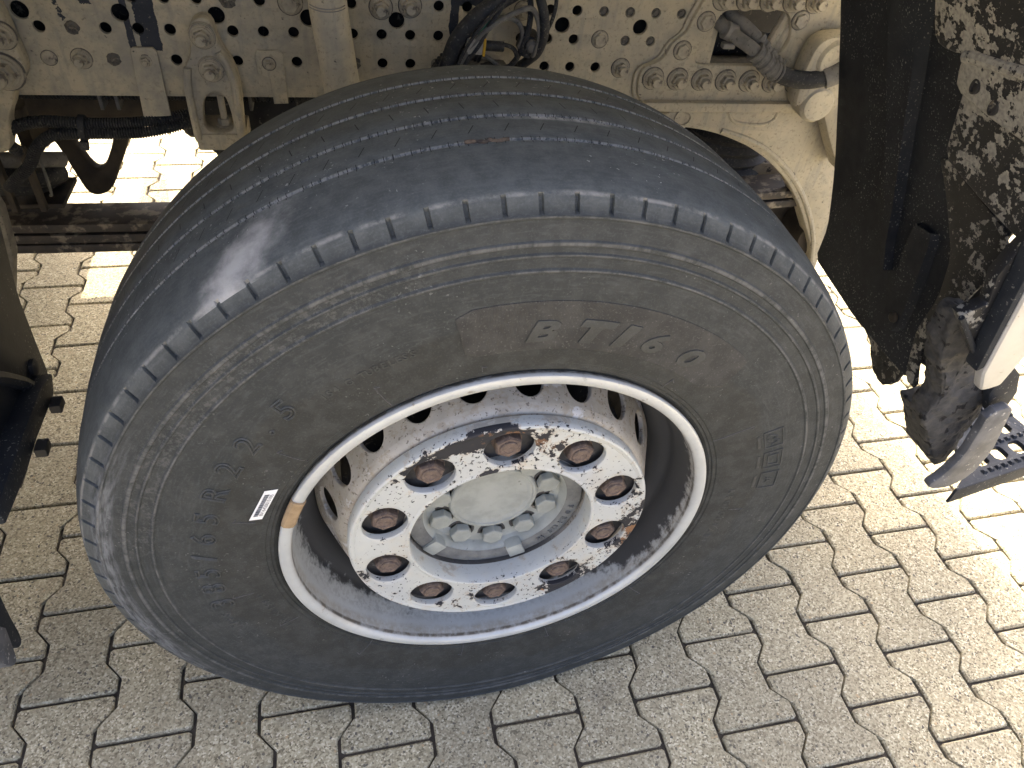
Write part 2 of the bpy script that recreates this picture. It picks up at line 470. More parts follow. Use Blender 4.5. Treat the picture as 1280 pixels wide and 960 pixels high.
def crumble(VF, amp, scale, maxlen=.010):
    from mathutils import noise as mn
    bm = bmesh.new(); vv = [bm.verts.new(v) for v in VF[0]]
    for f in VF[1]:
        try: bm.faces.new([vv[i] for i in f])
        except ValueError: pass
    bmesh.ops.triangulate(bm, faces=bm.faces)
    for _ in range(6):
        le = [e for e in bm.edges if e.calc_length() > maxlen]
        if not le: break
        bmesh.ops.subdivide_edges(bm, edges=le, cuts=1); bmesh.ops.triangulate(bm, faces=[f for f in bm.faces if len(f.verts) > 3])
    bm.normal_update()
    for v in bm.verts:
        n = mn.fractal(v.co * scale, .9, 2.1, 5)
        v.co += v.normal * n * amp
    bm.verts.index_update()
    out = [tuple(v.co) for v in bm.verts], [[v.index for v in f.verts] for f in bm.faces]
    bm.free(); return out
def curve_mesh(cu, maxlen=0):
    o = bpy.data.objects.new('tmp', cu); COL.objects.link(o)
    dg = bpy.context.evaluated_depsgraph_get(); dg.update()
    me = bpy.data.meshes.new_from_object(o.evaluated_get(dg))
    bm = bmesh.new(); bm.from_mesh(me)
    bmesh.ops.remove_doubles(bm, verts=bm.verts, dist=1e-6)
    if maxlen:
        bmesh.ops.triangulate(bm, faces=[f for f in bm.faces if len(f.verts) > 3])
        for _ in range(7):
            le = [e for e in bm.edges if e.calc_length() > maxlen]
            if not le: break
            bmesh.ops.subdivide_edges(bm, edges=le, cuts=1)
            bmesh.ops.triangulate(bm, faces=[f for f in bm.faces if len(f.verts) > 3])
    bm.verts.index_update()
    out = [tuple(v.co) for v in bm.verts], [[v.index for v in f.verts] for f in bm.faces]
    bm.free(); bpy.data.meshes.remove(me); bpy.data.objects.remove(o); bpy.data.curves.remove(cu)
    return out

def flat(outline, holes=(), thick=.008, bev=.0012, maxlen=0, fill=True):
    """flat plate with holes; returns verts (u, v, w), w in +-thick/2"""
    cu = bpy.data.curves.new('c', 'CURVE'); cu.dimensions = '2D'; cu.fill_mode = 'BOTH' if fill else 'NONE'
    for ring in [outline] + list(holes):
        sp = cu.splines.new('POLY'); sp.points.add(len(ring) - 1); sp.use_cyclic_u = True
        for p, (x, y) in zip(sp.points, ring): p.co = (x, y, 0, 1)
    cu.extrude = thick / 2 - bev; cu.bevel_depth = bev; cu.bevel_resolution = 1; cu.offset = -bev
    return curve_mesh(cu, maxlen)

def plate(outline, holes=(), y_front=0.0, thick=.008, bev=.0012):
    """upright plate in the (x,z) plane, its front at y_front"""
    return xf(flat(outline, holes, thick, bev), lambda u, v, w_: (u, y_front + thick / 2 - w_, v))

def circ(x, z, r, n=20, sx=1): return [(x + sx * r * math.cos(2 * PI * i / n), z + r * math.sin(2 * PI * i / n)) for i in range(n)]

def text(s, size, extrude=.0006, outline=0, shear=0, sx=1, bold=0, maxlen=.006):
    cu = bpy.data.curves.new('t', 'FONT'); cu.body = s; cu.size = size; cu.align_x = 'CENTER'; cu.align_y = 'CENTER'
    cu.shear = shear
    cu.resolution_u = 3
    if outline:
        cu.fill_mode = 'NONE'; cu.bevel_depth = outline; cu.bevel_resolution = 0; cu.extrude = 0
    else:
        cu.extrude = extrude; cu.offset = bold
    return xf(curve_mesh(cu, maxlen), lambda x, y, z: (x * sx, y, z))

def smooth_path(P, n=12):
    P = [Vector(p) for p in P]; out = []
    Q = [P[0] * 2 - P[1]] + P + [P[-1] * 2 - P[-2]]
    for i in range(1, len(Q) - 2):
        a, b, c, d = Q[i - 1:i + 3]
        for k in range(n):
            t = k / n
            out.append(.5 * ((2 * b) + (c - a) * t + (2 * a - 5 * b + 4 * c - d) * t * t + (3 * b - a - 3 * c + d) * t ** 3))
    out.append(P[-1]); return out

def resample(P, step):
    out = [P[0]]; acc = 0
    for a, b in zip(P, P[1:]):
        L = (b - a).length; t = step - acc
        while t <= L and L > 0:
            out.append(a + (b - a) * (t / L)); t += step
        acc = (acc + L) % step if L else acc
    out.append(P[-1]); return out

def tube(path, rad, n=12, corr=0, pitch=.0045, smooth=10, rfun=None):
    P = smooth_path(path, smooth) if smooth else [Vector(p) for p in path]
    if corr: P = resample(P, pitch / 4)
    V = []; F = []; T0 = (P[1] - P[0]).normalized()
    nrm = T0.orthogonal().normalized()
    m = len(P)
    for j, p in enumerate(P):
        T = (P[min(j + 1, m - 1)] - P[max(j - 1, 0)])
        T = T.normalized() if T.length > 1e-9 else T0
        nrm = (nrm - T * nrm.dot(T)).normalized(); bi = T.cross(nrm)
        rr = rad
        if corr: rr = rad + (corr if (j // 2) % 2 else -corr)
        if rfun: rr = rfun(j / (m - 1))
        for i in range(n):
            a = 2 * PI * i / n
            V.append(tuple(p + (nrm * math.cos(a) + bi * math.sin(a)) * rr))
    for j in range(m - 1):
        for i in range(n):
            q = (i + 1) % n
            F.append([j * n + i, j * n + q, (j + 1) * n + q, (j + 1) * n + i])
    F.append(list(range(n))); F.append(list(range((m - 1) * n, m * n)))
    return V, F

def holed_ring(n, a0, mapf, v0, v1, vc, hu, hv, depth, k=7):
    """ring of n cells, each with an elliptic hole. mapf(angle, v, d) -> xyz; hu in radians, hv in v units"""
    half = PI / n; V = []; F = []
    for c in range(n):
        ac = a0 + 2 * half * c
        bd = []
        for i in range(k): bd.append((-1 + 2 * i / k, -1))
        for i in range(k): bd.append((1, -1 + 2 * i / k))
        for i in range(k): bd.append((1 - 2 * i / k, 1))
        for i in range(k): bd.append((-1, 1 - 2 * i / k))
        rings = []
        m = len(bd)
        outer = [(half * s, (v0 if t < -.999 else v1 if t > .999 else vc + t * ((v1 - vc) if t > 0 else (vc - v0)))) for s, t in bd]
        hole = []
        for (s, t) in bd:
            f = math.atan2(t, s); hole.append((hu * math.cos(f), vc + hv * math.sin(f)))
        mid = [((a[0] + b[0] * 1.6) / 2.6, (a[1] + b[1] * 1.6) / 2.6) for a, b in zip(outer, hole)]
        lip = [(b[0] * 1.06, vc + (b[1] - vc) * 1.06) for b in hole]
        for ring, d in ((outer, 0), (mid, 0), (lip, 0), (hole, .0012), (hole, depth)):
            rings.append(len(V))
            for s, t in ring: V.append(mapf(ac + s, t, d))
        for ra, rb in zip(rings, rings[1:]):
            for i in range(m):
                q = (i + 1) % m
                F.append([ra + i, ra + q, rb + q, rb + i])
    bm = bmesh.new(); vv = [bm.verts.new(v) for v in V]
    for f in F:
        try: bm.faces.new([vv[i] for i in f])
        except ValueError: pass
    bmesh.ops.remove_doubles(bm, verts=bm.verts, dist=2e-5)
    bm.verts.index_update()
    out = [tuple(v.co) for v in bm.verts], [[v.index for v in f.verts] for f in bm.faces]
    bm.free(); return out

# ------------------------------------------------------------------ paving
TH, OX, OY, SL, SC = -0.0097, 0.6369, 0.1159, 0.1812, 0.1361
UX = Vector((math.cos(TH), math.sin(TH), 0)); VX = Vector((math.sin(TH), -math.cos(TH), 0))
gs = 60
ground = obj('ground', ([(-gs, -gs, -.06), (gs, -gs, -.06), (gs, gs, -.06), (-gs, gs, -.06)], [[0, 1, 2, 3]]), 'ground')
tag(ground, 'wide concrete paved yard around the truck', 'ground', kind='structure')
pavement = obj('pavement', box(-3.6, 3.8, -4.6, 4.4, -.055, -.0095), 'joint')
tag(pavement, 'pavement of interlocking bone shaped concrete pavers with dark joints', 'pavement', kind='structure')
D = .2 * SC; GAP = .0062
def stone_mesh(seed):
    rg = random.Random(seed)
    def ww(t):
        t = min(t, 1 - t)
        f = min(max((t - .17) / .18, 0), 1)
        return (SC + D) / 2 - D * f - GAP / 2
    ts = [0.0, .035, .17, .35, .65, .83, .965, 1.0]
    L = SL
    cut = {0.0: .005, 1.0: .005}
    ey = lambda t: (t - .5) * L + (GAP * .42 if t == 0 else -GAP * .42 if t == 1 else 0)
    rt = [(ww(t) - cut.get(t, 0) + rg.uniform(-.0005, .0005), ey(t)) for t in ts]
    lf = [(-ww(t) + cut.get(t, 0) + rg.uniform(-.0005, .0005), ey(t)) for t in ts]
    out = rt + lf[::-1]
    n = len(out); V = []; F = []
    for ins, z in ((.0032, 0), (0.0, -.0035), (0.0, -.03)):
        for x, y in out:
            l = math.hypot(x, y)
            V.append((x - ins * (1 if x > 0 else -1), y - ins * (1 if y > 0 else -1) * min(1, abs(y) / (L * .4)), z + (rg.uniform(-.0004, .0004) if z == 0 else 0)))
    F.append(list(range(n)))
    for j in (0, n):
        F += [[j + i, j + (i + 1) % n, j + n + (i + 1) % n, j + n + i] for i in range(n)]
    return V, F
SM = [stone_mesh(i) for i in range(6)]
SMe = [mesh_of('paver', *s, 25) for s in SM]
for me_ in SMe: me_.materials.append(M['paver'])
cells = []
for c in range(-34, 26):
    for rr_ in range(-26, 28):
        row = rr_ + (.5 if c % 2 else 0)
        ctr = Vector((OX, OY, 0)) + UX * (c * SC) + VX * ((row + .5) * SL)
        if -3.4 < ctr.x < 3.6 and -4.3 < ctr.y < 4.2: cells.append(ctr)
vis = sorted([c for c in cells if in_view(c, 70)], key=lambda c: (c - CAM).length)[:300]
vset = {(round(c.x, 4), round(c.y, 4)) for c in vis}
rg = random.Random(3)
BV, BF = [], []
for c in cells:
    flip = rg.random() < .5
    rz = math.atan2(VX.y, VX.x) - PI / 2 + (PI if flip else 0) + rg.uniform(-.006, .006)
    tx, ty, dz = rg.uniform(-.008, .008), rg.uniform(-.008, .008), rg.uniform(-.0022, 0)
    k = rg.randrange(6)
    mt = Matrix.Translation((c.x, c.y, dz)) @ Matrix.Rotation(rz, 4, 'Z') @ Matrix.Rotation(tx, 4, 'X') @ Matrix.Rotation(ty, 4, 'Y')
    if (round(c.x, 4), round(c.y, 4)) in vset:
        o = link('paver', SMe[k], None, pavement); o.matrix_basis = mt
    else:
        n0 = len(BV); BV += [tuple(mt @ Vector(v)) for v in SM[k][0]]; BF += [[i + n0 for i in f] for f in SM[k][1]]
o = obj('paver_field', (BV, BF), 'paver', pavement, 25); o['kind'] = 'stuff'

# ------------------------------------------------------------------ the wheel
wheel = empty('wheel_assembly', (0, WY, 0))
tag(wheel, 'truck front wheel with worn tyre, silver rim and chipped white nut ring', 'wheel', 'front wheels of the truck')
half = [(.292, .016), (.297, .0085), (.3015, .0062), (.3045, .0036), (.3075, .0040), (.309, .0022), (.3135, .0022), (.315, .0006), (.322, -.0004),
        (.33, -.0014), (.345, -.0024), (.36, -.0032), (.375, -.0038), (.39, -.0044), (.405, -.0047), (.42, -.0047), (.434, -.0044),
        (.4395, -.0040), (.4415, -.0056), (.4435, -.0054), (.4455, -.0034), (.452, -.0030), (.4575, -.0026), (.459, -.0042), (.461, -.0040), (.4625, -.0022),
        (.469, -.0016), (.4705, -.0032), (.4745, -.0030), (.476, -.0010), (.484, .0002), (.492, .0012), (.4975, .0016), (.499, .0004), (.5012, .0006), (.5025, .0026),
        (.506, .0052), (.510, .0078), (.514, .0102), (.5168, .0122), (.5190, .0150), (.5215, .021), (.5245, .030), (.5278, .045), (.5305, .064), (.5322, .080)]
CY = .170
def groove(yg, rs): return [(rs, yg - .0030), (rs - .0004, yg - .0022), (rs - .0042, yg - .0012), (rs - .0042, yg + .0012), (rs - .0004, yg + .0022), (rs, yg + .0030)]
tread = []
for yg, rs in ((.0945, .5334), (.145, .5356), (.200, .5356), (.251, .5334)):
    tread += groove(yg, rs)
    if yg < .2: tread.append((rs + (.0012 if yg < .1 else .0002), yg + .025))
prof = half + tread + [(r, 2 * CY - y) for r, y in half[::-1]]
angs = []
for kk in range(90):
    for d in (-.30, -.20, .20, .30, .9, 1.6, 2.3, 3.0): angs.append(R(kk * 4 + 2 + d))
V, F = lathe(prof, angs=angs)
NA = len(angs)
jit = random.Random(5)
for j, (r, y) in enumerate(prof):
    near = j < len(half)
    if near and .5035 < r < .5188:
        for i in range(NA):
            if i % 8 in (1, 2):
                x_, y_, z_ = V[j * NA + i]; a = angs[i]
                dd = .0042
                V[j * NA + i] = (x_ - math.cos(a) * dd * .6, y_ + dd * .8, z_ - math.sin(a) * dd * .6)
for i, (x, y, z) in enumerate(V):
    if z < .10:
        ww_ = math.exp(-(max(z, 0) / .07) ** 2) * math.exp(-(x / .17) ** 2)
        s = -1 if y + WY < CY else 1
        if abs(y + WY - CY) > .13: y += s * .004 * ww_
        V[i] = (x, y, max(z, .0006))
tyre = obj('tyre', (V, F), 'rubber', wheel, 28)

nearp = [(r, y) for r, y in half if r < .50]
def side_y(r):
    for (r0, y0), (r1, y1) in zip(nearp, nearp[1:]):
        if r0 <= r <= r1: return y0 + (y1 - y0) * (r - r0) / (r1 - r0)
    return nearp[-1][1]
base_prof = [(.30, .0062), (.315, .0006), (.33, -.0014), (.345, -.0024), (.36, -.0032), (.375, -.0038), (.39, -.0044), (.405, -.0047), (.42, -.0047), (.44, -.0044)]
def wrap(VF, a_c, rc, lift=0.0):
    """bend flat lettering onto the sidewall, tops outward, reading clockwise"""
    def fn(x, y, z):
        r = rc + y; a = R(a_c) - x / rc
        return (r * math.cos(a), side_y(r) - WY - lift - z, ZC + r * math.sin(a))
    return xf(VF, fn)
for ch, a in zip('BT160', (88.2, 79.3, 72.9, 66.4, 57.3)):
    obj('raised_letter', wrap(text(ch, .0385, .0011, 0, .25, 1.5 if ch in 'B0' else 1.35, .0034 if ch in 'T1' else .0016), a, .3645, .0013), 'rubber_letter', tyre, 40)
pan = flat([(x, y) for x, y in ((-.180, -.025), (-.165, -.033), (.165, -.033), (.192, -.012), (.178, .031), (.165, .034), (-.165, .034), (-.183, .026))], (), .0016, .0004, .012)
pw = wrap(pan, 73.5, .372, 0.0002)
obj('name_panel', pw, 'panel', tyre, 40)
for ch, a in zip('385/65R22.5', (-168.7 + 360 - 1.5, 184.2, 178.9, 174.0, 168.2, 162.2, 155.5, 148.8, 142.2, 137.4, 132.4)):
    obj('raised_number', wrap(text(ch, .040, 0, .0013, .12, 1.05), a, .3845, .0009), 'rubber_letter', tyre, 40)
def words(s, a_c, rc, size, step):
    for i, ch in enumerate(s):
        if ch != ' ': obj('small_letter', wrap(text(ch, size, .0005, 0, 0, 1, .0002), a_c - (i - (len(s) - 1) / 2) * step, rc, .0003), 'rubber_letter', tyre, 40)
words('154 G TUBELESS', 117.8, .369, .0125, 1.28)
words('160 K/158 L', -161.5, .337, .0130, 1.55)
words('REGROOVABLE', -7.0, .343, .0140, 2.3)
words('M+S', 196.0, .392, .018, 2.2)
# icons on the sidewall
for a, kind in ((20.7, 0), (13.8, 1), (6.9, 2)):
    fr_ = flat([(-.0185, -.014), (.0185, -.014), (.0185, .014), (-.0185, .014)], [[(-.017, -.0125), (.017, -.0125), (.017, .0125), (-.017, .0125)]], .0012, .0002, .01)
    parts = [fr_]
    if kind == 0:
        parts += [xf(tube([(-.012, -.006, 0), (-.004, .004, 0), (0, -.001, 0), (.006, .007, 0), (.012, -.004, 0)], .0009, 6, smooth=0), lambda x, y, z: (x, y, z))]
        parts += [moved(xf(spin([(.0001, .0004), (.0012, .0004), (.0012, -.0004)], 6), lambda x, y, z: (x, z, y)), dx, -.0085, 0) for dx in (-.006, 0, .006)]
    elif kind == 1:
        parts += [flat([(-.011, -.008), (.011, -.008), (.013, .009), (-.011, .008)], [[(-.0095, -.0065), (.0095, -.0065), (.011, .0075), (-.0095, .0065)]], .0012, .0002, .01)]
    else:
        parts += [text('A', .017, .0005, 0)]
    obj('moulded_icon', wrap(join(*parts), a, .396, .0006), 'rubber_letter', tyre, 40)
    words_s = flat([(-.013, -.0022), (.013, -.0022), (.013, .0022), (-.013, .0022)], (), .0008, .0002, .01)
    obj('moulded_caption', wrap(words_s, a, .3745, .0003), 'rubber_letter', tyre, 40)
# thin mould lines between lettering and bead
for a, r0, r1 in ((163, .330, .357), (141.5, .312, .352), (118.5, .306, .346), (189, .343, .372), (205, .318, .350), (232, .308, .345), (262, .31, .338), (288, .31, .338), (318, .31, .34), (27, .315, .372), (-3, .352, .375), (98.5, .312, .322), (55, .312, .33)):
    ln = flat([(-.0005, r0 - .34), (.0005, r0 - .34), (.0005, r1 - .34), (-.0005, r1 - .34)], (), .0010, .0002, .012)
    tk = flat([(-.0005, r1 - .3408), (.006, r1 - .3440), (.006, r1 - .3430), (-.0005, r1 - .34)], (), .0010, .0002, .012)
    obj('mould_line', wrap(join(ln, tk), a, .34, .0002), 'ink', tyre, 40)
# torn strip in the second groove
tp = []
for i in range(12):
    a = R(96.3 - i * .44)
    tp.append(((.5345 + .0006 * jit.uniform(-1, 1)) * math.cos(a), .0925 + .0012 * jit.uniform(-1, 1) - WY, ZC + (.5345 + .0008 * jit.uniform(-1, 1)) * math.sin(a)))
obj('torn_strip', tube(tp, .0022, 6, smooth=3), 'torn', tyre)
# barcode sticker
def pol(a, r, lift=.0006): return Vector((r * math.cos(R(a)), side_y(r) - WY - lift, ZC + r * math.sin(R(a))))
c00, c10, c11, c01 = pol(152.4, .3352), pol(151.3, .3214), pol(161.5, .3238), pol(162.0, .3384)   # top-left, top-right, bottom-right, bottom-left
def stick(u, v, l):      # u along the long side (0 at the lower end), v across
    p = (c01 * (1 - u) + c00 * u) * (1 - v) + (c11 * (1 - u) + c10 * u) * v
    return Vector((p.x, p.y - l, p.z))
def quad_st(u0, u1, v0, v1, l, n=6, th=.0003):
    V = []; F = []
    for lay in (l, l - th):
        for i in range(n + 1):
            for v in (v0, v1): V.append(tuple(stick(u0 + (u1 - u0) * i / n, v, lay)))
    m = 2 * (n + 1)
    for i in range(n):
        F.append([2 * i, 2 * i + 1, 2 * i + 3, 2 * i + 2]); F.append([m + 2 * i, m + 2 * i + 1, m + 2 * i + 3, m + 2 * i + 2])
    for i in range(n):
        for s in (0, 1): F.append([2 * i + s, 2 * i + 2 + s, m + 2 * i + 2 + s, m + 2 * i + s])
    F.append([0, 1, m + 1, m]); F.append([2 * n, 2 * n + 1, m + 2 * n + 1, m + 2 * n])
    return V, F
stk = obj('barcode_sticker', quad_st(0, 1, 0, 1, .0008), 'white', tyre, 40)
stk['label'] = 'white barcode sticker on the sidewall'
bars = []; u = .13; rb = random.Random(11)
while u < .86:
    wd = rb.choice((.008, .008, .014, .020)); bars.append(quad_st(u, u + wd, .17, .52, .0012, 1, .0002)); u += wd + rb.choice((.008, .012, .018))
obj('barcode', join(*bars), 'ink', stk, 0)
dg_ = []
for i, ch in enumerate('8V16420015105'):
    t_ = text(ch, .0062, 0, 0, 0, 1, 0, 0)
    u0 = .16 + i * .056
    L_ = (c00 - c01).length; W_ = (c11 - c01).length
    dg_.append(xf(t_, lambda x, y, z: tuple(stick(u0 + x / L_, .74 - y / W_, .0013))))
obj('sticker_number', join(*dg_), 'ink', stk, 0)

# rim
rimp = [(.2965, .012), (.2985, .004), (.2990, .0005), (.2978, -.0022), (.2950, -.0034), (.2900, -.0036), (.2858, -.0024), (.2832, .0006), (.2824, .004), (.2822, .009),
        (.2818, .016), (.2812, .024), (.2800, .034), (.2775, .045), (.2745, .055), (.2735, .064), (.2728, .070), (.2700, .074), (.2640, .079), (.2580, .086),
        (.2530, .097), (.2505, .110), (.2500, .16), (.2510, .205), (.268, .24), (.276, .29), (.282, .325), (.293, .333), (.299, .330), (.2965, .318), (.270, .26), (.254, .22), (.254, .12), (.274, .085), (.278, .06), (.287, .03)]
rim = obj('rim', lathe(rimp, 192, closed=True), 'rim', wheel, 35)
# drum shaped wheel disc with 20 vent holes
def drum_map(a, v, d):
    # v 0 front .. 1 back
    r = .2165 + (.2488 - .2165) * (v ** .9); y = .030 + (.103 - .030) * v
    r -= d * .92; y += d * .4
    return (r * math.cos(a), y - WY, ZC + r * math.sin(a))
dr = holed_ring(20, R(100.7), drum_map, .08, .96, .50, .0205 / .232, .325, .006)
fr1 = lathe([(.2165 + (.2488 - .2165) * (.08 ** .9), .030 + .073 * .08), (.2175, .0325), (.2150, .0288), (.2105, .0262), (.2040, .0252), (.1860, .0252), (.1350, .0252), (.1335, .030), (.1335, .10)], 160)
bk1 = lathe([(.2165 + (.2488 - .2165) * (.96 ** .9), .030 + .073 * .96), (.2492, .103), (.2503, .112)], 160)
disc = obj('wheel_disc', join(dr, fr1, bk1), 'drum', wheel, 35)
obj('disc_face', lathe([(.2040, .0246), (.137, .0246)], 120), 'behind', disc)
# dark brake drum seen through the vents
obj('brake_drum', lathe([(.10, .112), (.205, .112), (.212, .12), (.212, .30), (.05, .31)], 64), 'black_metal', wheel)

# nut ring (10 holes)
def ring_map(a, v, d):
    r = .1355 + v * (.2025 - .1355)
    rr = min(max(r, 0), 1)
    y = .0042 + d
    return (r * math.cos(a), y - WY, ZC + r * math.sin(a))
rg1 = holed_ring(10, R(18.9), ring_map, 0, 1, .487, .0335 / .1682, .452, .010, 8)
ro = lathe([(.2025, .0042), (.2035, .0040), (.2050, .0030), (.2075, .0027), (.2098, .0040), (.2114, .0075), (.2116, .013), (.2112, .022), (.2080, .022), (.2085, .010)], 180)
ri = lathe([(.1355, .0042), (.1340, .0037), (.1318, .0030), (.1296, .0038), (.1288, .006), (.1300, .022), (.1312, .038), (.1330, .038), (.1320, .010)], 180)
nring = obj('nut_ring', join(rg1, ro, ri), 'ring', wheel, 32)
# nuts: flanged, with the stud end showing
nutVF = join(hexa(.0325, .003, -.0120, .2), spin([(.0190, .005), (.0200, .0045), (.0200, .0025), (.0185, .0015)], 28), spin([(.0120, -.011), (.0120, -.0135), (.0110, -.0145), (.0072, -.0145), (.0066, -.0135)], 24))
nut_me = mesh_of('wheel_nut', *nutVF, 25); nut_me.materials.append(M['rust'])
for i in range(10):
    a = R(18.9 + 36 * i)
    o = link('wheel_nut', nut_me, None, wheel)
    o.location = (.1677 * math.cos(a), .0205 - WY, ZC + .1677 * math.sin(a)); o.rotation_euler = (0, jit.uniform(0, 1), 0)
# hub
hubp = [(.1285, .125), (.1285, .0540), (.1284, .0465), (.1272, .0440), (.122, .0434), (.1105, .0436), (.1060, .0456), (.1030, .0500), (.1010, .0560), (.0985, .0605), (.094, .0628), (.070, .0640), (.0660, .0632), (.0648, .0602), (.0628, .0590),
        (.0592, .0592), (.0575, .0612), (.0545, .0616), (.0525, .0630), (.050, .0634), (.030, .0630), (.0001, .0629)]
hub = obj('hub', lathe(hubp, 120), 'hub', wheel, 30)
hb = join(hexa(.0285, .0, -.0135, .1), spin([(.0180, .006), (.0186, .0015), (.0186, .0002), (.0176, -.0008)], 28))
hb_me = mesh_of('hub_bolt', *hb, 25); hb_me.materials.append(M['hub'])
for i in range(10):
    a = R(19.6 + 36 * i)
    obj('bolt_seat', moved(spin([(.0218, .003), (.0218, -.0002), (.0180, -.0002)], 28), .0827 * math.cos(a), .0634 - WY, ZC + .0827 * math.sin(a)), 'behind', hub)
    o = link('hub_bolt', hb_me, None, hub); o.location = (.0827 * math.cos(a), .0640 - WY, ZC + .0827 * math.sin(a)); o.rotation_euler = (0, .3 - a, 0)
obj('hub_skirt', lathe([(.1292, .0535), (.1290, .0462), (.1274, .0432), (.122, .0426), (.1103, .0428), (.1056, .0449)], 120), 'hubdark', hub)
for a in (-71, -141, 95):
    bx = bevelled(box(-.0125, .0125, -.013, .02, -.012, .014), .002)
    a_ = R(a)
    fn = lambda x, y, z: ((.113 + z) * math.cos(a_) - x * math.sin(a_), y + .0510 - WY, ZC + (.113 + z) * math.sin(a_) + x * math.cos(a_))
    obj('hub_lug', xf(bx, fn), 'hub', hub)
def hubwrap(VF, a_c, rc):
    def fn(x, y, z):
        r = rc + y; a = R(a_c) + x / rc        # reads anticlockwise, feet outward
        r = rc - y
        return (r * math.cos(a), .0416 - WY - z, ZC + r * math.sin(a))
    return xf(VF, fn)
for i, ch in enumerate('91 693 HE 0 S'):
    if ch != ' ': obj('cast_number', hubwrap(text(ch, .0135, .0012, 0, 0, 1, .0001), -51 + i * 3.5, .1165), 'hubdark', hub, 40)
# balance weight clipped over the lip
wp_ = []
for t in range(9):
    a = R(154.2 + t * 1.15)
    ring_ = [(.2995, .002), (.3000, -.0030), (.2970, -.0062), (.2900, -.0064), (.2850, -.0048), (.2815, .0), (.2812, .010)]
    wp_.append([(r * math.cos(a), y - WY, ZC + r * math.sin(a)) for r, y in ring_])
V = [p for q in wp_ for p in q]; m = 7
F = [[t * m + i, t * m + i + 1, (t + 1) * m + i + 1, (t + 1) * m + i] for t in range(8) for i in range(m - 1)] + [list(range(7)), list(range(56, 63))]
obj('balance_weight', (V, F), 'weight', wheel)

# far wheel on the other side of the axle
fw_ = empty('wheel_assembly', (.02, 2.42, 0), PI)
tag(fw_, 'opposite front truck wheel on the far end of the axle', 'wheel', 'front wheels of the truck')
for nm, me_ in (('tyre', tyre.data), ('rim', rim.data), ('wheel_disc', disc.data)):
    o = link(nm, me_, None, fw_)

# ------------------------------------------------------------------ chassis (local: x along the rail, y into the truck, z up)
YAW = -0.048
FO = Vector((0.03839642, 0.79931103, 0))
ch = empty('truck_chassis', FO, YAW)
tag(ch, 'beige painted truck chassis frame with rows of holes behind the tyre', 'truck chassis')
def fw(x, y, z):
    c, s = math.cos(YAW), math.sin(YAW)
    return Vector((FO.x + x * c - y * s, FO.y + x * s + y * c, z))
HX = lambda k: -.462 + .0502 * k
Z3, Z2, Z1 = .953, .903, .853
holes = []
for k in (-9, -8, -7, -6, -5, -4, -2, -1, 0, 2, 3, 4, 5, 6, 7, 8, 9, 10, 12, 13, 14): holes.append((HX(k), Z2, .0092))
for k in (-9, -7, -6, 0, 2, 4, 5, 7, 8, 9, 10, 12, 13, 14, 15): holes.append((HX(k), Z1, .0092))
for k in (-9, -8, -6, -4, -1, 0, 1, 3, 6, 9, 10, 11, 13, 14): holes.append((HX(k), Z3, .0092))
for k in range(-8, 16, 2): holes.append((HX(k), 1.003, .0092))
for i in range(-4, 7):
    if i in (4,): continue
    holes.append((-.534 + .150 * i, .9275, .0138))
thr = [(HX(16), Z2), (HX(17), Z2), (HX(15), Z3), (HX(16), Z3), (HX(17), Z3), (HX(18), Z3)]
for x, z in thr: holes.append((x, z, .0090))
rail = obj('frame_rail', plate([(-1.35, .7925), (1.0, .7925), (1.0, 1.06), (-1.35, 1.06)], [circ(x, z, r) for x, z, r in holes] + [[(.470, .978), (.700, .978), (.700, .856), (.470, .856)]], 0, .009, .0014), 'beige_rail', ch, 30)
obj('bottom_flange', bevelled(box(-1.35, 1.0, .0015, .075, .7885, .7985), .002), 'beige', ch)
obj('top_flange', bevelled(box(-1.35, 1.0, .0015, .075, 1.056, 1.066), .002), 'beige', ch)
obj('hole_backing', box(-1.35, .46, .064, .070, .80, 1.05), 'black_metal', ch)  # dark sheet added behind the rail so its holes look black

# bolts
def bolt_nut(k=1.0):
    return join(spin([(.0165 * k, .0), (.0175 * k, -.001), (.0175 * k, -.0030), (.0165 * k, -.0036)], 24), spin([(.0150 * k, -.003), (.0150 * k, -.0058), (.0135 * k, -.0068)], 24), hexa(.0225 * k, -.006, -.0165 * k, .15),
                spin([(.0085 * k, -.014 * k), (.0085 * k, -.0235 * k), (.0072 * k, -.0255 * k)], 18))
def bolt_head(k=1.0):
    return join(spin([(.0165 * k, 0), (.0170 * k, -.0012), (.0165 * k, -.0028), (.0150 * k, -.0040)], 24), hexa(.0235 * k, -.003, -.0105 * k, .2))
def plug_dome(k=1.0):
    return spin([(.0118 * k, 0), (.0120 * k, -.0010), (.0105 * k, -.0030), (.0065 * k, -.0045), (.0020 * k, -.0050), (.0018 * k, -.0062)], 22)
def bolt_small():
    return join(spin([(.0095, 0), (.0098, -.001), (.009, -.0022)], 20), hexa(.0135, -.002, -.0085, .15), spin([(.0045, -.007), (.0045, -.0110), (.0036, -.0120)], 12))
M['beigebolt'] = mk_simple('beige_bolt_paint', (.44, .395, .29), (.31, .28, .215), 60, .7, 0, .0005, (.16, .14, .11), (.56, .66), 120)
M['grime_shade'] = mk_simple('bolt_grime_and_shade', (.17, .155, .125), (.10, .09, .075), 60, .9, 0, .0005, (.3, .27, .2), (.55, .66), 90)
BM = {}
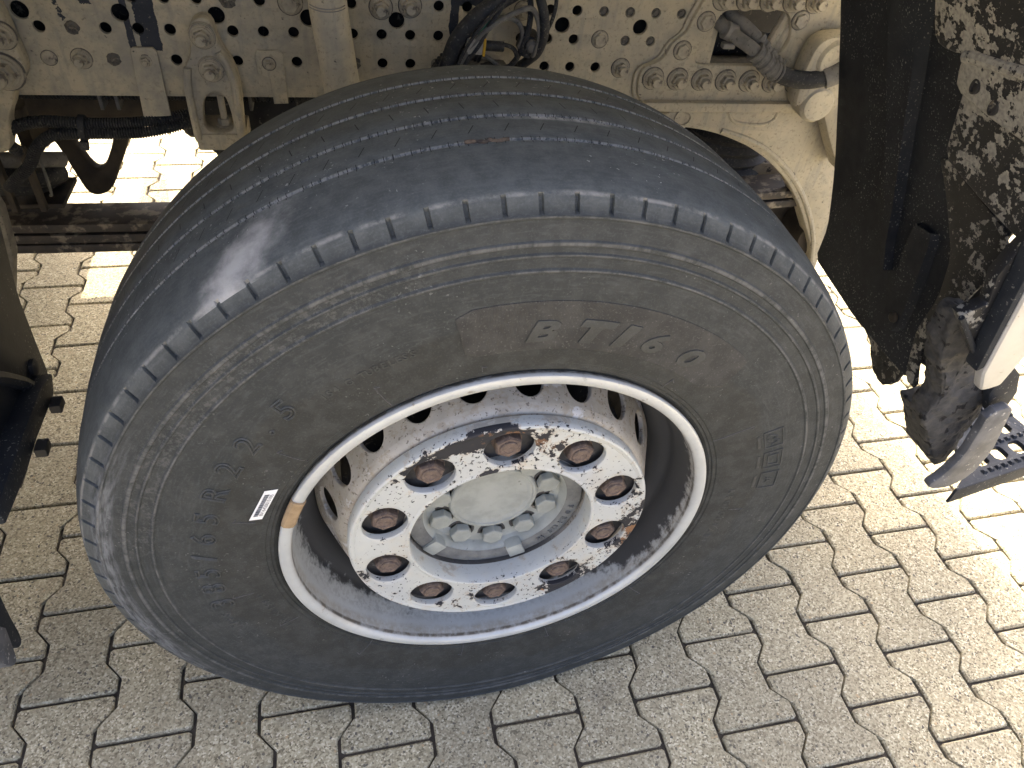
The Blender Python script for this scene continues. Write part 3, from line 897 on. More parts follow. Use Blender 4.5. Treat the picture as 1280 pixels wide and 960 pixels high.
for nm, fnc, rw in (('nut', bolt_nut, .0192), ('head', bolt_head, .0186), ('plug', plug_dome, .0132), ('small', bolt_small, .0112)):
    base_ = fnc(); gr = spin([(rw, .0006), (rw, -.0004), (rw * .7, -.0006)], 22)  # dark ring paints in shade round the bolt, along with collected dirt
    BM[nm] = mesh_of('bolt', *join(base_, gr), 28); BM[nm].materials.append(M['beigebolt']); BM[nm].materials.append(M['grime_shade'])
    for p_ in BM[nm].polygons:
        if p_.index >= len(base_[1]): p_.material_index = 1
BM['dark'] = mesh_of('bolt', *plug_dome(), 28); BM['dark'].materials.append(M['black_metal'])
BM['steel'] = mesh_of('bolt', *bolt_small(), 28); BM['steel'].materials.append(M['grey_metal'])
_l = random.Random(4)
_v, _f = spin([(.0105, .003), (.0115, -.0005), (.0100, -.003), (.0065, -.0035), (.003, -.0022)], 16)
BM['mud'] = mesh_of('plug', [(x * _l.uniform(.85, 1.12), y * _l.uniform(.4, 1.6), z * _l.uniform(.85, 1.12)) for x, y, z in _v], _f, 28); BM['mud'].materials.append(M['grime_shade'])
BM['thread'] = mesh_of('bolt', *spin([(.0088, .004), (.0070, .002), (.0066, .0035), (.0040, .0038), (.0034, .0015)], 18), 28); BM['thread'].materials.append(M['grime_shade'])
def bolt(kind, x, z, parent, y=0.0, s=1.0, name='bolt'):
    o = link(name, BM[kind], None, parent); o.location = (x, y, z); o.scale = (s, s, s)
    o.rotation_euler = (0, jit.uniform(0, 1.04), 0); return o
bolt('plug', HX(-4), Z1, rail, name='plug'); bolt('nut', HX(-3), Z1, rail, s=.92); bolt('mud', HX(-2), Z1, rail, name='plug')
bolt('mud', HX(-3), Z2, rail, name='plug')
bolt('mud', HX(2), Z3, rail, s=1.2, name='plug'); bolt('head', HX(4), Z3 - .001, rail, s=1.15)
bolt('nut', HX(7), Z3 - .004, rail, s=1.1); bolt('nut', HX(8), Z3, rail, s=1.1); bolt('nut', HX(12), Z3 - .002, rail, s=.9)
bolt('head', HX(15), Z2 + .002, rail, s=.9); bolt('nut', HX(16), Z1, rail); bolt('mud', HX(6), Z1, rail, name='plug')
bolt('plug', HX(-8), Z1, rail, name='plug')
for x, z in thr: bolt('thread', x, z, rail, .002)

# gusset casting bolted over the front of the rail
gout = [(.392, .7905), (.3785, .811), (.376, .846), (.384, .862), (.409, .871), (.421, .882), (.430, .908), (.455, .927), (.458, .946), (.472, .98), (.49, 1.06), (.90, 1.06), (.90, .7905)]
def rnd(P, n=3):
    """round a closed polygon by corner cutting"""
    for _ in range(n):
        Q = []
        for a, b in zip(P, P[1:] + P[:1]):
            L = math.hypot(b[0] - a[0], b[1] - a[1]); t = min(.25, .012 / max(L, 1e-6))
            Q.append((a[0] + (b[0] - a[0]) * t, a[1] + (b[1] - a[1]) * t)); Q.append((b[0] + (a[0] - b[0]) * t, b[1] + (a[1] - b[1]) * t))
        P = Q
    return P
gwin = [(.524, .967), (.633, .970), (.655, .960), (.672, .91), (.630, .868), (.492, .867), (.481, .878), (.483, .902), (.504, .927), (.511, .958)]
gus = obj('gusset_plate', plate(rnd(gout, 2), [rnd(gwin, 2), [(.70, .875), (.78, .88), (.79, .93), (.72, .93)]], -.0165, .017, .004), 'beige', ch, 40)
gedge = [(x - .0075 if x < .5 else x, z - (.003 if .80 < z < .93 else 0)) for x, z in gout]
obj('gusset_foot', plate(rnd(gedge, 2), [[(.52, .85), (.85, .85), (.85, 1.0), (.52, 1.0)]], -.0075, .0075, .003), 'beige', ch, 40)
obj('gusset_ledge', bevelled(prism([(-.03, 0)] * 0 or [(.395, .7985), (.90, .7985), (.90, .7800), (.395, .7800)], -.032, .004), .003), 'beige', ch)
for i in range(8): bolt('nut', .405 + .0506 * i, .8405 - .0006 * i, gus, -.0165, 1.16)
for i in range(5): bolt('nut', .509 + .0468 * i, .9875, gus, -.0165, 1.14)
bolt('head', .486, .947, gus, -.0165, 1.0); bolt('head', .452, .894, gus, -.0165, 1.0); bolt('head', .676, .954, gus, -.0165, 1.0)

# spring hanger casting below the rail
hout = [(.448, .779), (.83, .779), (.862, .706), (.90, .59), (.925, .484), (.935, .36), (.912, .36), (.905, .425), (.881, .468), (.827, .551), (.773, .616), (.705, .670), (.648, .702), (.586, .725), (.538, .737), (.485, .744), (.43, .75)]
hang = obj('spring_hanger', plate(rnd(hout, 2), [circ(.486, .764, .013, 18)], -.022, .05, .005), 'beige', ch, 40)
arc = [(.575, .7375), (.648, .7155), (.712, .682), (.782, .626), (.838, .560), (.888, .478), (.915, .40)]
obj('hanger_rib', tube([(x, -.021, z) for x, z in arc], .0065, 8), 'beige', hang)
obj('hanger_rib', tube([(.580, -.021, .776), (.598, -.021, .757), (.63, -.021, .751), (.665, -.021, .751), (.685, -.021, .760), (.690, -.021, .776)], .004, 8), 'beige', hang)
obj('hanger_boss', moved(spin([(.020, .0), (.020, -.004), (.0135, -.004), (.013, .004)], 24), .486, -.0215, .764), 'beige', hang)
# leaf spring under the rail
def leafz(x): return .533 + .05 * ((x + .6) / 1.4) ** 2
for j, (x0, x1, dz, mt) in enumerate(((-1.05, .93, 0, 'leafdark'), (-1.0, .86, -.024, 'leafdark'), (-.86, .70, -.046, 'leafdark'))):
    n = 28; V = []; F = []
    for i in range(n + 1):
        x = x0 + (x1 - x0) * i / n; z = leafz(x) + dz
        for y_, z_ in ((.0, z - .019), (.085, z - .019), (.085, z), (.0, z)): V.append((x, y_, z_))
    for i in range(n):
        for q in range(4): F.append([4 * i + q, 4 * i + (q + 1) % 4, 4 * i + 4 + (q + 1) % 4, 4 * i + 4 + q])
    F += [[0, 1, 2, 3], [4 * n, 4 * n + 1, 4 * n + 2, 4 * n + 3]]
    lo_ = obj('spring_leaf', bevelled((V, F), .004, 2, 60), mt, ch)
obj('axle_beam', bevelled(box(-.07, .11, -.42, 1.4, .33, .465), .02), 'black_metal', ch)
obj('cross_member', bevelled(box(.69, .845, .10, .62, .565, .60), .006), 'leaf', ch)
# rubber bellows seen through the hanger arch
bl = []
for i in range(13): bl.append((.070 + (.012 if i % 2 else 0), .56 + i * .014))
Vb, Fb = [], []
for r, z in bl:
    for i in range(28): Vb.append((.70 + r * 1.25 * math.cos(2 * PI * i / 28), .16 + r * math.sin(2 * PI * i / 28), z))
for j in range(12):
    for i in range(28): Fb.append([j * 28 + i, j * 28 + (i + 1) % 28, (j + 1) * 28 + (i + 1) % 28, (j + 1) * 28 + i])
obj('bellows', (Vb, Fb), 'blackhose', ch)

# bump stop bracket
bo = [(-.426, .917), (-.418, .929), (-.402, .936), (-.389, .928), (-.386, .905), (-.380, .883), (-.367, .859), (-.361, .832), (-.361, .789), (-.364, .745), (-.366, .712), (-.444, .705), (-.455, .722), (-.454, .760), (-.452, .803), (-.452, .831), (-.447, .851), (-.432, .871), (-.427, .898)]
bwn = [(-.434, .737), (-.429, .782), (-.422, .800), (-.409, .810), (-.393, .809), (-.386, .796), (-.382, .767), (-.383, .737)]
br = obj('bump_stop_bracket', plate(rnd(bo, 2), [rnd(bwn, 2)], -.032, .026, .005), 'beige', ch, 40)
obj('bracket_back', plate(rnd(bo[:9] + [(-.361, .795), (-.452, .795)] + bo[15:], 1), (), -.0075, .0072, .002), 'beige', ch, 40)
for side in ([(-.440, .853), (-.4455, .82), (-.4465, .77), (-.446, .725)], [(-.386, .880), (-.374, .855), (-.3685, .825), (-.3690, .78), (-.372, .728)]):
    obj('bracket_rib', tube([(x, -.034, z) for x, z in side], .0068, 8), 'beige', br)
for (x, z) in ((-.406, .906), (-.402, .851)):
    obj('bracket_boss', moved(spin([(.0215, .004), (.0225, .002), (.0215, -.003), (.020, -.004)], 28), x, -.033, z), 'beige', br)
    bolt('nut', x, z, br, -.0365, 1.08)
obj('bracket_foot', bevelled(box(-.450, -.364, -.036, .05, .704, .735), .004), 'beige', br)
obj('foot_stud', join(moved(xf(spin([(.006, 0), (.006, -.055), (.005, -.057)], 14), lambda x, y, z: (x, z, -y)), -.402, .004, .735),
                      moved(xf(hexa(.020, 0, -.011), lambda x, y, z: (x, z, -y)), -.402, .004, .738), moved(xf(spin([(.016, 0), (.016, -.003)], 18), lambda x, y, z: (x, z, -y)), -.402, .004, .735)), 'beige', br)
obj('rubber_stop', moved(xf(spin([(.036, 0), (.034, .012), (.026, .022), (.024, .03), (.018, .045)], 24), lambda x, y, z: (x, z, -y)), -.403, .008, .705), 'black_metal', br)

obj('dark_fill_box', bevelled(box(-.505, -.20, .10, .30, .655, .785), .03, 3), 'black_metal', ch)  # dark box added to hide sunlit ground behind the bracket window
# small straps on the rail
s1 = obj('strap', xf(plate([(-.5315, .868), (-.527, .875), (-.495, .875), (-.4895, .868), (-.4890, .760), (-.5350, .757)], (), -.006, .006, .0015), lambda x, y, z: (x, y - max(0, .80 - z) * .22, z)), 'beige', ch)
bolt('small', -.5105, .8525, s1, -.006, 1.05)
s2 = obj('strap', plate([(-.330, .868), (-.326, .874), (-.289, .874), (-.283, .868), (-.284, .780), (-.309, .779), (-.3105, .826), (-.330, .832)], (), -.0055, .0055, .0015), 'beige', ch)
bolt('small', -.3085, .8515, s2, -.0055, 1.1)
# round casting at the left edge of the rail
lc = obj('spring_mount', plate(rnd([(-.95, 1.0), (-.715, 1.0), (-.697, .93), (-.694, .885), (-.690, .852), (-.699, .828), (-.722, .811), (-.727, .79), (-.745, .765), (-.760, .70), (-.95, .70)], 2), (), -.038, .037, .006), 'beige', ch, 40)
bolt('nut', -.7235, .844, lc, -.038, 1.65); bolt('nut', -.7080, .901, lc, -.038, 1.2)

# shock absorber standing in front of the rail
sh = obj('shock_absorber', tube([(-.1985, -.10, 1.12), (-.1985, -.10, 1.0), (-.1855, -.10, .86), (-.172, -.10, .70), (-.160, -.10, .56)], .0305, 28, smooth=4), 'beige', ch)
for z in (.987, .983):
    obj('tube_seam', tube([(-.1978 + .0312 * math.cos(t / 12 * PI), -.10 - .0312 * math.sin(t / 12 * PI), z - .004 * math.sin(t / 12 * PI)) for t in range(2, 11)], .0008, 6, smooth=2), 'grey_metal', sh)

# pieces inside the gusset window
obj('inner_pipe', tube([(.46, .13, .858), (.60, .13, .858), (.75, .13, .86)], .022, 14, smooth=3), 'navy', ch)
obj('inner_ledge', bevelled(box(.44, .80, .035, .16, .825, .838), .003), 'greyhose', ch)
obj('inner_tab', plate(rnd([(.525, .925), (.550, .92), (.560, .95), (.560, 1.0), (.525, 1.0)], 2), (), .02, .01, .002), 'beige', ch)
for i, (x0, x1) in enumerate(((.655, .628), (.672, .645))):
    obj('inner_rod', tube([(x0, .005, .985), (x0 + .002, .005, .955), (x1 + .012, .0, .91), (x1, .0, .875)], .0105, 10), 'beige', ch)
obj('end_casting', plate(rnd([(.690, .80), (.684, .87), (.690, .925), (.712, .945), (.78, .95), (.84, .90), (.86, .78), (.85, .66), (.822, .70), (.79, .745), (.755, .80), (.72, .825)], 2), (), -.075, .05, .012), 'beige', ch, 40)
obj('casting_boss', moved(spin([(.040, .03), (.040, -.012), (.034, -.020), (.020, -.022)], 28), .742, -.062, .90), 'beige', ch)
obj('casting_boss', moved(spin([(.036, .03), (.036, -.014), (.030, -.022), (.014, -.024)], 28), .738, -.058, .815), 'beige', ch)
obj('spring_eye', moved(spin([(.045, .09), (.045, .0), (.020, -.002), (.018, .01)], 28), .915, .0, .455), 'rustbrown', ch)
obj('shackle_plate', bevelled(box(.70, .95, .10, .20, .20, .545), .006), 'rustbrown', ch)
obj('dark_fill_sheet', box(.46, 1.0, .30, .32, .18, 1.04), 'black_metal', ch)  # dark sheet added to block the sunlit ground behind the hanger arch

# under the left part of the rail: conduit, cross plate, lever
obj('conduit', tube([(-1.1, .06, .772), (-.6, .06, .772), (-.3, .06, .770), (0, .06, .772)], .013, 12, corr=.0012, pitch=.006, smooth=3), 'blackhose', ch)
for x in (-.62, -.592, -.36): obj('conduit_clip', bevelled(box(x, x + .006, .042, .078, .745, .79), .001), 'greyhose', ch)
obj('conduit_plate', bevelled(box(-.76, -.46, .085, .092, .700, .79), .002), 'rustbrown', ch)
vb = [(-.797, .650), (-.772, .613), (-.744, .497), (-.722, .487), (-.691, .502), (-.632, .612), (-.622, .650), (-.652, .650), (-.662, .612), (-.690, .560), (-.705, .549), (-.719, .558), (-.750, .650)]
obj('lever_arm', plate(rnd(vb, 2), (), .19, .03, .006), 'rustbrown', ch, 40)
obj('lever_bar', bevelled(box(-.82, -.60, .185, .225, .645, .672), .004), 'rustbrown', ch)
obj('lever_hanger', bevelled(box(-.80, -.775, .10, .21, .62, .72), .004), 'rustbrown', ch)

# bracket and hoses hanging at the left
hc = empty('hose_cluster', fw(-.78, .05, .55), YAW)
tag(hc, 'dusty cluster of hoses and flat clamps left of the V shaped lever', 'hoses')
def loc_(VF): return moved(VF, .735, -.05, -.55)
for i, (pts, r_, mt) in enumerate((([(-.90, .04, .635), (-.80, .03, .630), (-.76, .05, .612), (-.73, .07, .598), (-.705, .11, .588)], .0195, 'blackhose'),
                                  ([(-.90, .06, .60), (-.80, .05, .592), (-.745, .07, .582), (-.715, .12, .575)], .0185, 'blackhose'),
                                  ([(-.90, .03, .66), (-.82, .02, .668), (-.765, .03, .655), (-.72, .06, .64), (-.69, .10, .62)], .015, 'greyhose'))):
    obj('hose', loc_(tube(pts, r_, 14)), mt, hc)
for x in (-.772, -.722): obj('clamp_strip', loc_(bevelled(box(x, x + .011, .0, .016, .562, .690), .002)), 'rustbrown', hc)
obj('clamp_tie', loc_(tube([(-.706, .04, .655), (-.70, .025, .62), (-.704, .03, .585), (-.715, .05, .57)], .003, 6)), 'greyhose', hc)
obj('tray', loc_(bevelled(box(-.90, -.69, .03, .14, .552, .562), .003)), 'rustbrown', hc)
def fhose(name, pts, rad, mat, label, cat, n=12, corr=0, pitch=.0045, group=None):
    c = Vector(pts[0])
    o = obj(name, tube([Vector(p) - c for p in pts], rad, n, corr, pitch), mat)
    o.location = fw(*c); o.rotation_euler = (0, 0, YAW)
    tag(o, label, cat, group or (CG if name == 'cable_loop' else None)); return o
h1 = fhose('corrugated_hose', [(-.460, .012, .752), (-.52, -.012, .750), (-.58, -.018, .747), (-.643, -.018, .7475), (-.70, -.016, .750), (-.745, -.018, .742), (-.772, -.012, .718), (-.768, .0, .690), (-.76, .03, .66)], .0095, 'blackhose',
           'black corrugated hose running under the rail, its end looping down at the hose clamps', 'hose', 12, .0013, group='corrugated hoses under the rail')
h2 = fhose('corrugated_hose', [(-.462, .0, .742), (-.52, -.022, .736), (-.58, -.024, .732), (-.643, -.024, .732), (-.690, -.024, .728), (-.722, -.026, .706), (-.745, -.026, .672), (-.775, -.024, .645), (-.80, -.01, .62)], .0095, 'blackhose',
           'black corrugated hose bending down to the hose cluster', 'hose', 12, .0013, group='corrugated hoses under the rail')
tie = obj('tie_wrap', join(moved(xf(spin([(.0165, -.005), (.0175, -.005), (.0175, .005), (.0165, .005)], 20), lambda x, y, z: (y, x, z * 1.35)), 0, 0, 0), bevelled(box(-.006, .008, -.018, -.008, -.034, -.018), .002)), 'blackhose')
tie.location = fw(-.638, -.021, .740); tie.rotation_euler = (0, .12, YAW)
tag(tie, 'black cable tie around the two corrugated hoses', 'cable tie')
h3 = fhose('ribbed_hose', [(-.76, -.11, 1.08), (-.735, -.11, 1.01), (-.722, -.115, .96), (-.722, -.125, .90), (-.75, -.13, .85)][:3], .021, 'greyhose', 'grey ribbed hose above the big bolts at the rail end', 'hose', 16, .0016, .006)

# cable loop behind the top of the tyre
CG = 'cables looping over the top of the tyre'
fhose('cable_loop', [(-.012, -.07, .84), (.0, -.075, .885), (.014, -.078, .925), (.046, -.078, .962), (.09, -.075, .992), (.16, -.07, 1.03)], .0145, 'blackhose', 'thick black cable sleeve curving up from behind the tyre', 'cable', 14)
fhose('cable_loop', [(.010, -.085, .84), (.02, -.088, .89), (.042, -.09, .925), (.07, -.09, .952), (.105, -.088, .972), (.135, -.085, .980), (.150, -.08, .960), (.156, -.078, .930), (.152, -.07, .900), (.15, -.04, .885)], .0046, 'greyhose', 'thin grey cable arched over the green plug', 'cable', 10)
fhose('cable_loop', [(.019, -.085, .84), (.026, -.09, .885), (.048, -.092, .92), (.062, -.09, .945), (.088, -.086, .985), (.12, -.08, 1.02)], .0042, 'blackhose', 'thin black cable beside the thick sleeve', 'cable', 10)
fhose('cable_loop', [(.135, -.08, 1.03), (.150, -.082, .995), (.160, -.085, .965), (.163, -.08, .935), (.158, -.07, .905), (.150, -.05, .885), (.138, -.03, .865)], .0085, 'blackhose', 'black cable bundle dropping right of the plugs', 'cable', 12)
fhose('cable_loop', [(.165, -.07, 1.03), (.180, -.072, .995), (.178, -.074, .965), (.170, -.072, .94)], .0035, 'blackhose', 'thinnest black cable bowing out right of the bundle', 'cable', 8)
fhose('cable_loop', [(.078, -.06, .955), (.10, -.06, .957), (.122, -.06, .948), (.131, -.058, .925), (.126, -.055, .905)], .004, 'greyhose', 'grey cable curling down from the green plug', 'cable', 8)
fhose('cable_loop', [(.075, -.068, .915), (.10, -.068, .914), (.116, -.066, .906), (.122, -.064, .890), (.112, -.06, .876), (.09, -.055, .870), (.06, -.05, .872)], .0038, 'blackhose', 'black cable loop leaving the yellow edged plug', 'cable', 8)
fhose('cable_loop', [(-.02, -.05, .85), (-.005, -.055, .885), (.02, -.055, .90), (.05, -.05, .895), (.08, -.045, .880), (.10, -.04, .862)], .0036, 'greyhose', 'grey wire lying across the dusty air valve', 'cable', 8)
fhose('cable_loop', [(.005, -.092, .86), (.018, -.096, .90), (.036, -.098, .934), (.064, -.096, .968), (.10, -.09, 1.0), (.15, -.085, 1.03)], .0030, 'blackhose', 'thin black wire lying on the thick cable sleeve', 'cable', 8)
fhose('cable_loop', [(.125, -.06, 1.03), (.138, -.062, .985), (.140, -.064, .95), (.134, -.06, .915), (.125, -.05, .885), (.11, -.04, .86)], .0052, 'blackhose', 'black wire hanging in front of the valve block', 'cable', 8)
def plug_thing(name, loc, parts, label, roty):
    e = empty(name, fw(*loc), YAW); e.rotation_euler = (0, roty, YAW)
    for nm, VF, mt in parts: obj(nm, VF, mt, e)
    tag(e, label, 'valve' if 'valve' in name else 'plug', None if 'valve' in name else 'plugs among the cable loops')
xcyl = lambda r0, x0, x1, n=14: xf(spin([(r0 * .9, x0), (r0, x0 + .001), (r0, x1 - .001), (r0 * .9, x1)], n), lambda x, y, z: (y, x, z))
plug_thing('cable_plug', (.058, -.075, .946), [('plug_body', xcyl(.009, -.016, .004), 'green'), ('plug_collar', xcyl(.0068, .004, .017), 'green'), ('plug_boot', xcyl(.0105, -.030, -.016), 'blackhose')], 'green round plug under the arched cable', -.35)
plug_thing('cable_plug', (.048, -.082, .918), [('plug_body', bevelled(box(-.020, .008, -.012, .012, -.013, .013), .003), 'cream'), ('plug_clip', bevelled(box(.0082, .0125, -.013, .013, -.0145, .0145), .001), 'yellow'), ('plug_boot', xcyl(.0085, .0125, .046), 'blackhose')], 'cream plug with yellow edge clip and black boot', .04)
plug_thing('sensor_valve', (.148, -.035, .908), [('valve_body', bevelled(box(-.014, .014, -.028, .030, -.020, .018), .005), 'blackhose'), ('valve_cap', moved(spin([(.011, 0), (.011, -.008), (.007, -.011)], 16), -.002, -.028, .004), 'greyhose')], 'small black valve block held by the cable bundle', .3)
e = empty('air_valve', fw(.03, -.04, .83), YAW)
tag(e, 'dusty grey air valve half hidden behind the top of the tyre', 'valve')
obj('valve_body', bevelled(box(-.055, .085, -.03, .038, -.05, .038), .012, 3), 'greyhose', e)
obj('valve_neck', moved(spin([(.022, .03), (.022, -.03), (.014, -.034), (.013, -.05)], 20), .05, -.02, .02), 'blackhose', e)
obj('ribbed_elbow', tube([(-.05, .0, .02), (-.03, -.005, .05), (.0, -.01, .066), (.03, -.01, .06)], .0125, 12, .0014, .006), 'blackhose', e)
obj('valve_pipe', tube([(-.045, -.03, .03), (-.02, -.045, .045), (.0, -.05, .047), (.02, -.05, .040)], .006, 8), 'greyhose', e)
obj('valve_loop', tube([(.02, -.05, .01), (.05, -.06, .03), (.09, -.05, .035), (.11, -.03, .02)], .0055, 8), 'greyhose', e)

# coolant hose through the gusset window
e = empty('coolant_hose', fw(.60, -.06, .87), YAW)
tag(e, 'grey pipe elbow and black rubber hose leaving the window in the gusset', 'hose')
ch_ = lambda VF: moved(VF, -.60, .06, -.87)
obj('pipe', ch_(tube([(.512, .03, .948), (.518, -.015, .942), (.538, -.045, .931), (.565, -.06, .918), (.585, -.062, .905)], .0125, 14)), 'greyhose', e)
obj('pipe', ch_(tube([(.535, .05, .962), (.540, .0, .956), (.562, -.025, .944), (.585, -.035, .928), (.60, -.04, .915)], .0115, 14)), 'greyhose', e)
for c_, d_ in (((.527, -.034, .936), .0160),):
    obj('hose_clamp', ch_(tube([(c_[0] - .008, c_[1], c_[2] + .003), (c_[0] + .012, c_[1], c_[2] - .004)], d_, 16, smooth=2)), 'grey_metal', e)
    obj('clamp_screw', ch_(bevelled(box(c_[0] - .012, c_[0] + .012, c_[1] - .020, c_[1] - .004, c_[2] - .026, c_[2] - .016), .003)), 'grey_metal', e)
coll = lambda t: .0165 + (.0022 if int(t * 11) % 2 == 0 else 0)
obj('pipe_collar', ch_(tube([(.576, -.062, .911), (.597, -.064, .896), (.620, -.066, .880), (.638, -.067, .873)], .017, 18, rfun=coll, smooth=14)), 'greyhose', e)
obj('pipe_collar', ch_(tube([(.588, -.036, .927), (.606, -.042, .908), (.628, -.05, .889), (.645, -.052, .880)], .015, 16, rfun=lambda t: .013 + (.002 if int(t * 9) % 2 == 0 else 0), smooth=14)), 'greyhose', e)
obj('rubber_hose', ch_(tube([(.632, -.067, .875), (.66, -.07, .866), (.695, -.075, .864), (.73, -.08, .872), (.76, -.085, .888)], .0165, 18)), 'blackhose', e)
obj('hose_sleeve', ch_(tube([(.726, -.08, .870), (.745, -.083, .880), (.775, -.088, .900)], .0205, 18)), 'greyhose', e)

# engine mass and cross beams between the rails
eng = empty('engine', fw(.25, .55, .55), YAW)
tag(eng, 'dark engine and gearbox mass between the chassis rails', 'engine')
obj('engine_block', bevelled(box(-.5, .75, -.30, .22, .02, .62), .04, 3), 'black_metal', eng)
obj('gearbox', bevelled(box(-1.1, -.5, -.22, .14, .24, .60), .05, 3), 'black_metal', eng)
obj('frame_rail', bevelled(box(-1.6, .8, .26, .27, .24, .51), .002), 'black_metal', eng)

# ------------------------------------------------------------------ mudguards
def fx(z): return .80 - .40 * max(0, z - .55) ** 2
def sheet(poly, off=0.0, thick=.004, maxlen=.03, holes=(), rd_=1):
    """polygon of (y, z) laid on the curved arch surface x = fx(z) - off, world coords"""
    fl = flat(rnd(poly, rd_) if rd_ else poly, holes, thick, thick * .3, maxlen)
    return xf(fl, lambda u, v, w_: (fx(v) - off + w_, u, v))
mg = empty('wheel_arch_liner', (.78, .35, .5))
tag(mg, 'black plastic wheel arch liner beside the tyre with patchy peeling paint', 'wheel arch')
ml = lambda VF: moved(VF, -.78, -.35, -.5)
lin = [(.60, 1.32), (.643, 1.095), (.649, 1.02), (.638, .922), (.615, .818), (.583, .717), (.552, .617), (.552, .544), (.462, .531), (.384, .519), (.279, .516), (.20, .516), (.215, .560), (.228, .61), (.216, .679), (.19, .712), (.165, .78), (.15, .86), (.10, 1.0), (.10, 1.32)]
obj('liner_sheet', ml(sheet(lin, 0, .005)), 'plastic', mg, 40)
def channel(P, wd, hgt):
    V = []; F = []
    for y, z, k in P:
        for dy, dr in ((-wd * k, -.001), (-wd * k * .72, hgt), (wd * k * .72, hgt), (wd * k, -.001)):
            V.append((fx(z) - .0025 - dr, y + dy, z - dy * .12))
    for i in range(len(P) - 1):
        for q in range(3): F.append([4 * i + q, 4 * i + q + 1, 4 * i + 5 + q, 4 * i + 4 + q])
    return V, F
obj('liner_channel', ml(channel([(.445, 1.25, 1.5), (.447, 1.12, 1.4), (.443, 1.03, 1.2), (.436, .96, 1.0), (.428, .90, .82), (.412, .83, .62), (.392, .76, .42), (.374, .70, .26), (.352, .655, .14)], .040, .018)), 'plastic', mg, 50)
obj('liner_channel', ml(channel([(.300, .772, .7), (.302, .755, .95), (.301, .72, 1.0), (.297, .67, .98), (.292, .62, .9), (.288, .585, .8), (.286, .57, .45)], .034, .013)), 'plastic', mg, 50)
bt = spin([(.010, .0), (.010, -.004), (.007, -.006)], 16)
obj('liner_bolt', ml(xf(bt, lambda x, y, z: (fx(.598) - .0155 + y, .283 + x, .598 + z))), 'rustbrown', mg)
p4 = [(.171, .518), (.205, .515), (.222, .560), (.236, .61), (.225, .682), (.235, .76), (.30, .86), (.325, .888), (.300, .895), (.214, .872), (.145, .853), (.151, .778), (.170, .729), (.177, .690), (.200, .678), (.210, .612), (.196, .560)]
obj('liner_edge', ml(sheet(p4, .004, .005)), 'peelfew', mg, 40)
obj('back_flap', ml(crumble(sheet([(.470, .60), (.435, .515), (.425, .470), (.375, .462), (.350, .425), (.30, .405), (.27, .43), (.25, .60)], -.06, .006), .003, 60, .012)), 'peelfew', mg, 60)
obj('inner_slot', ml(sheet([(.24, .53), (.24, .73), (.14, .74), (.13, .56)], -.035, .02)), 'mud', mg, 40)
p3 = [(.268, 1.022), (.275, .972), (.279, .914), (.179, .890), (.079, .875), (.0, .86), (-.02, 1.03), (.125, 1.02)]
obj('peeling_panel', ml(sheet(p3, .035, .006)), 'peel', mg, 40)
p2 = [(.266, 1.062), (.271, 1.047), (.271, 1.018), (.200, 1.009), (.112, 1.006), (-.02, 1.01), (-.02, 1.11), (.137, 1.093), (.203, 1.080)]
ps = obj('grey_ledge', ml(sheet(p2, .045, .012)), 'peelmost', mg, 40)
for y, z in ((.231, 1.038), (.192, 1.026)):
    hb_ = spin([(.0078, .002), (.0078, -.003), (.0058, -.004), (.0050, -.001)], 16)
    obj('ledge_rivet', ml(xf(hb_, lambda x, y_, z_: (fx(z) - .0515 + y_, y + x, z + z_ * 1.3))), 'black_metal', ps)
p1 = [(.345, 1.32), (.331, 1.17), (.326, 1.095), (.319, 1.066), (.289, 1.062), (.235, 1.076), (.133, 1.094), (-.02, 1.12), (-.02, 1.32)]
obj('peeling_panel', ml(sheet(p1, .052, .008)), 'peel', mg, 40)
obj('panel_lip', ml(tube([(fx(z) - .053, y, z) for y, z in ((.255, 1.068), (.235, 1.074), (.19, 1.081), (.133, 1.091), (.06, 1.103), (-.02, 1.115))], .0095, 10)), 'peelmost', mg)

# ---- bumper corner and entry step
bp = empty('bumper_corner', (.74, .08, .62))
tag(bp, 'silver edged bumper corner with black inner panel beside the wheel arch', 'bumper')
bl_ = lambda VF: moved(VF, -.74, -.08, -.62)
obj('inner_panel', bl_(bevelled(prism([(.668, .771), (.705, .789), (.690, .838), (.697, .870), (.72, .93), (.80, .93), (.82, .80), (.795, .632)], .078, .10), .004, 2)), 'peelfew', bp)
obj('panel_fold', bl_(tube([(.669, .076, .770), (.70, .073, .735), (.74, .071, .690), (.790, .071, .634)], .0045, 8)), 'plastic', bp)
obj('silver_edge', bl_(bevelled(prism([(.738, .678), (.712, .846), (.64, 1.285), (.80, 1.285), (.86, .90), (.80, .729), (.790, .648), (.770, .642), (.756, .640)], .045, .066), .008, 3)), 'silverpaint', bp)
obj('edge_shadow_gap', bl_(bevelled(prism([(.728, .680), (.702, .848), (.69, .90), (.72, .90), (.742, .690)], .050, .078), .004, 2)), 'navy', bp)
st = empty('entry_step', (.95, .12, .3))
tag(st, 'dark perforated entry step with mud caked side bracket', 'step')
sl_ = lambda VF: moved(VF, -.95, -.12, -.3)
blk = [(.766, .598), (.739, .634), (.716, .703), (.716, .740), (.75, .735), (.80, .69), (.842, .613), (.897, .550), (.905, .468), (.897, .352), (.875, .372), (.79, .487), (.782, .500), (.781, .527), (.788, .546), (.775, .575)]
obj('mud_bracket', sl_(crumble(bevelled(prism(rnd(blk, 1), .118, .165), .006, 2), .0055, 45, .007)), 'mud', st, 60)
obj('bracket_side', sl_(crumble(bevelled(prism([(.792, .492), (.868, .372), (.895, .347), (.908, .40), (.83, .50)], .125, .20), .004), .003, 50, .009)), 'mud', st, 60)
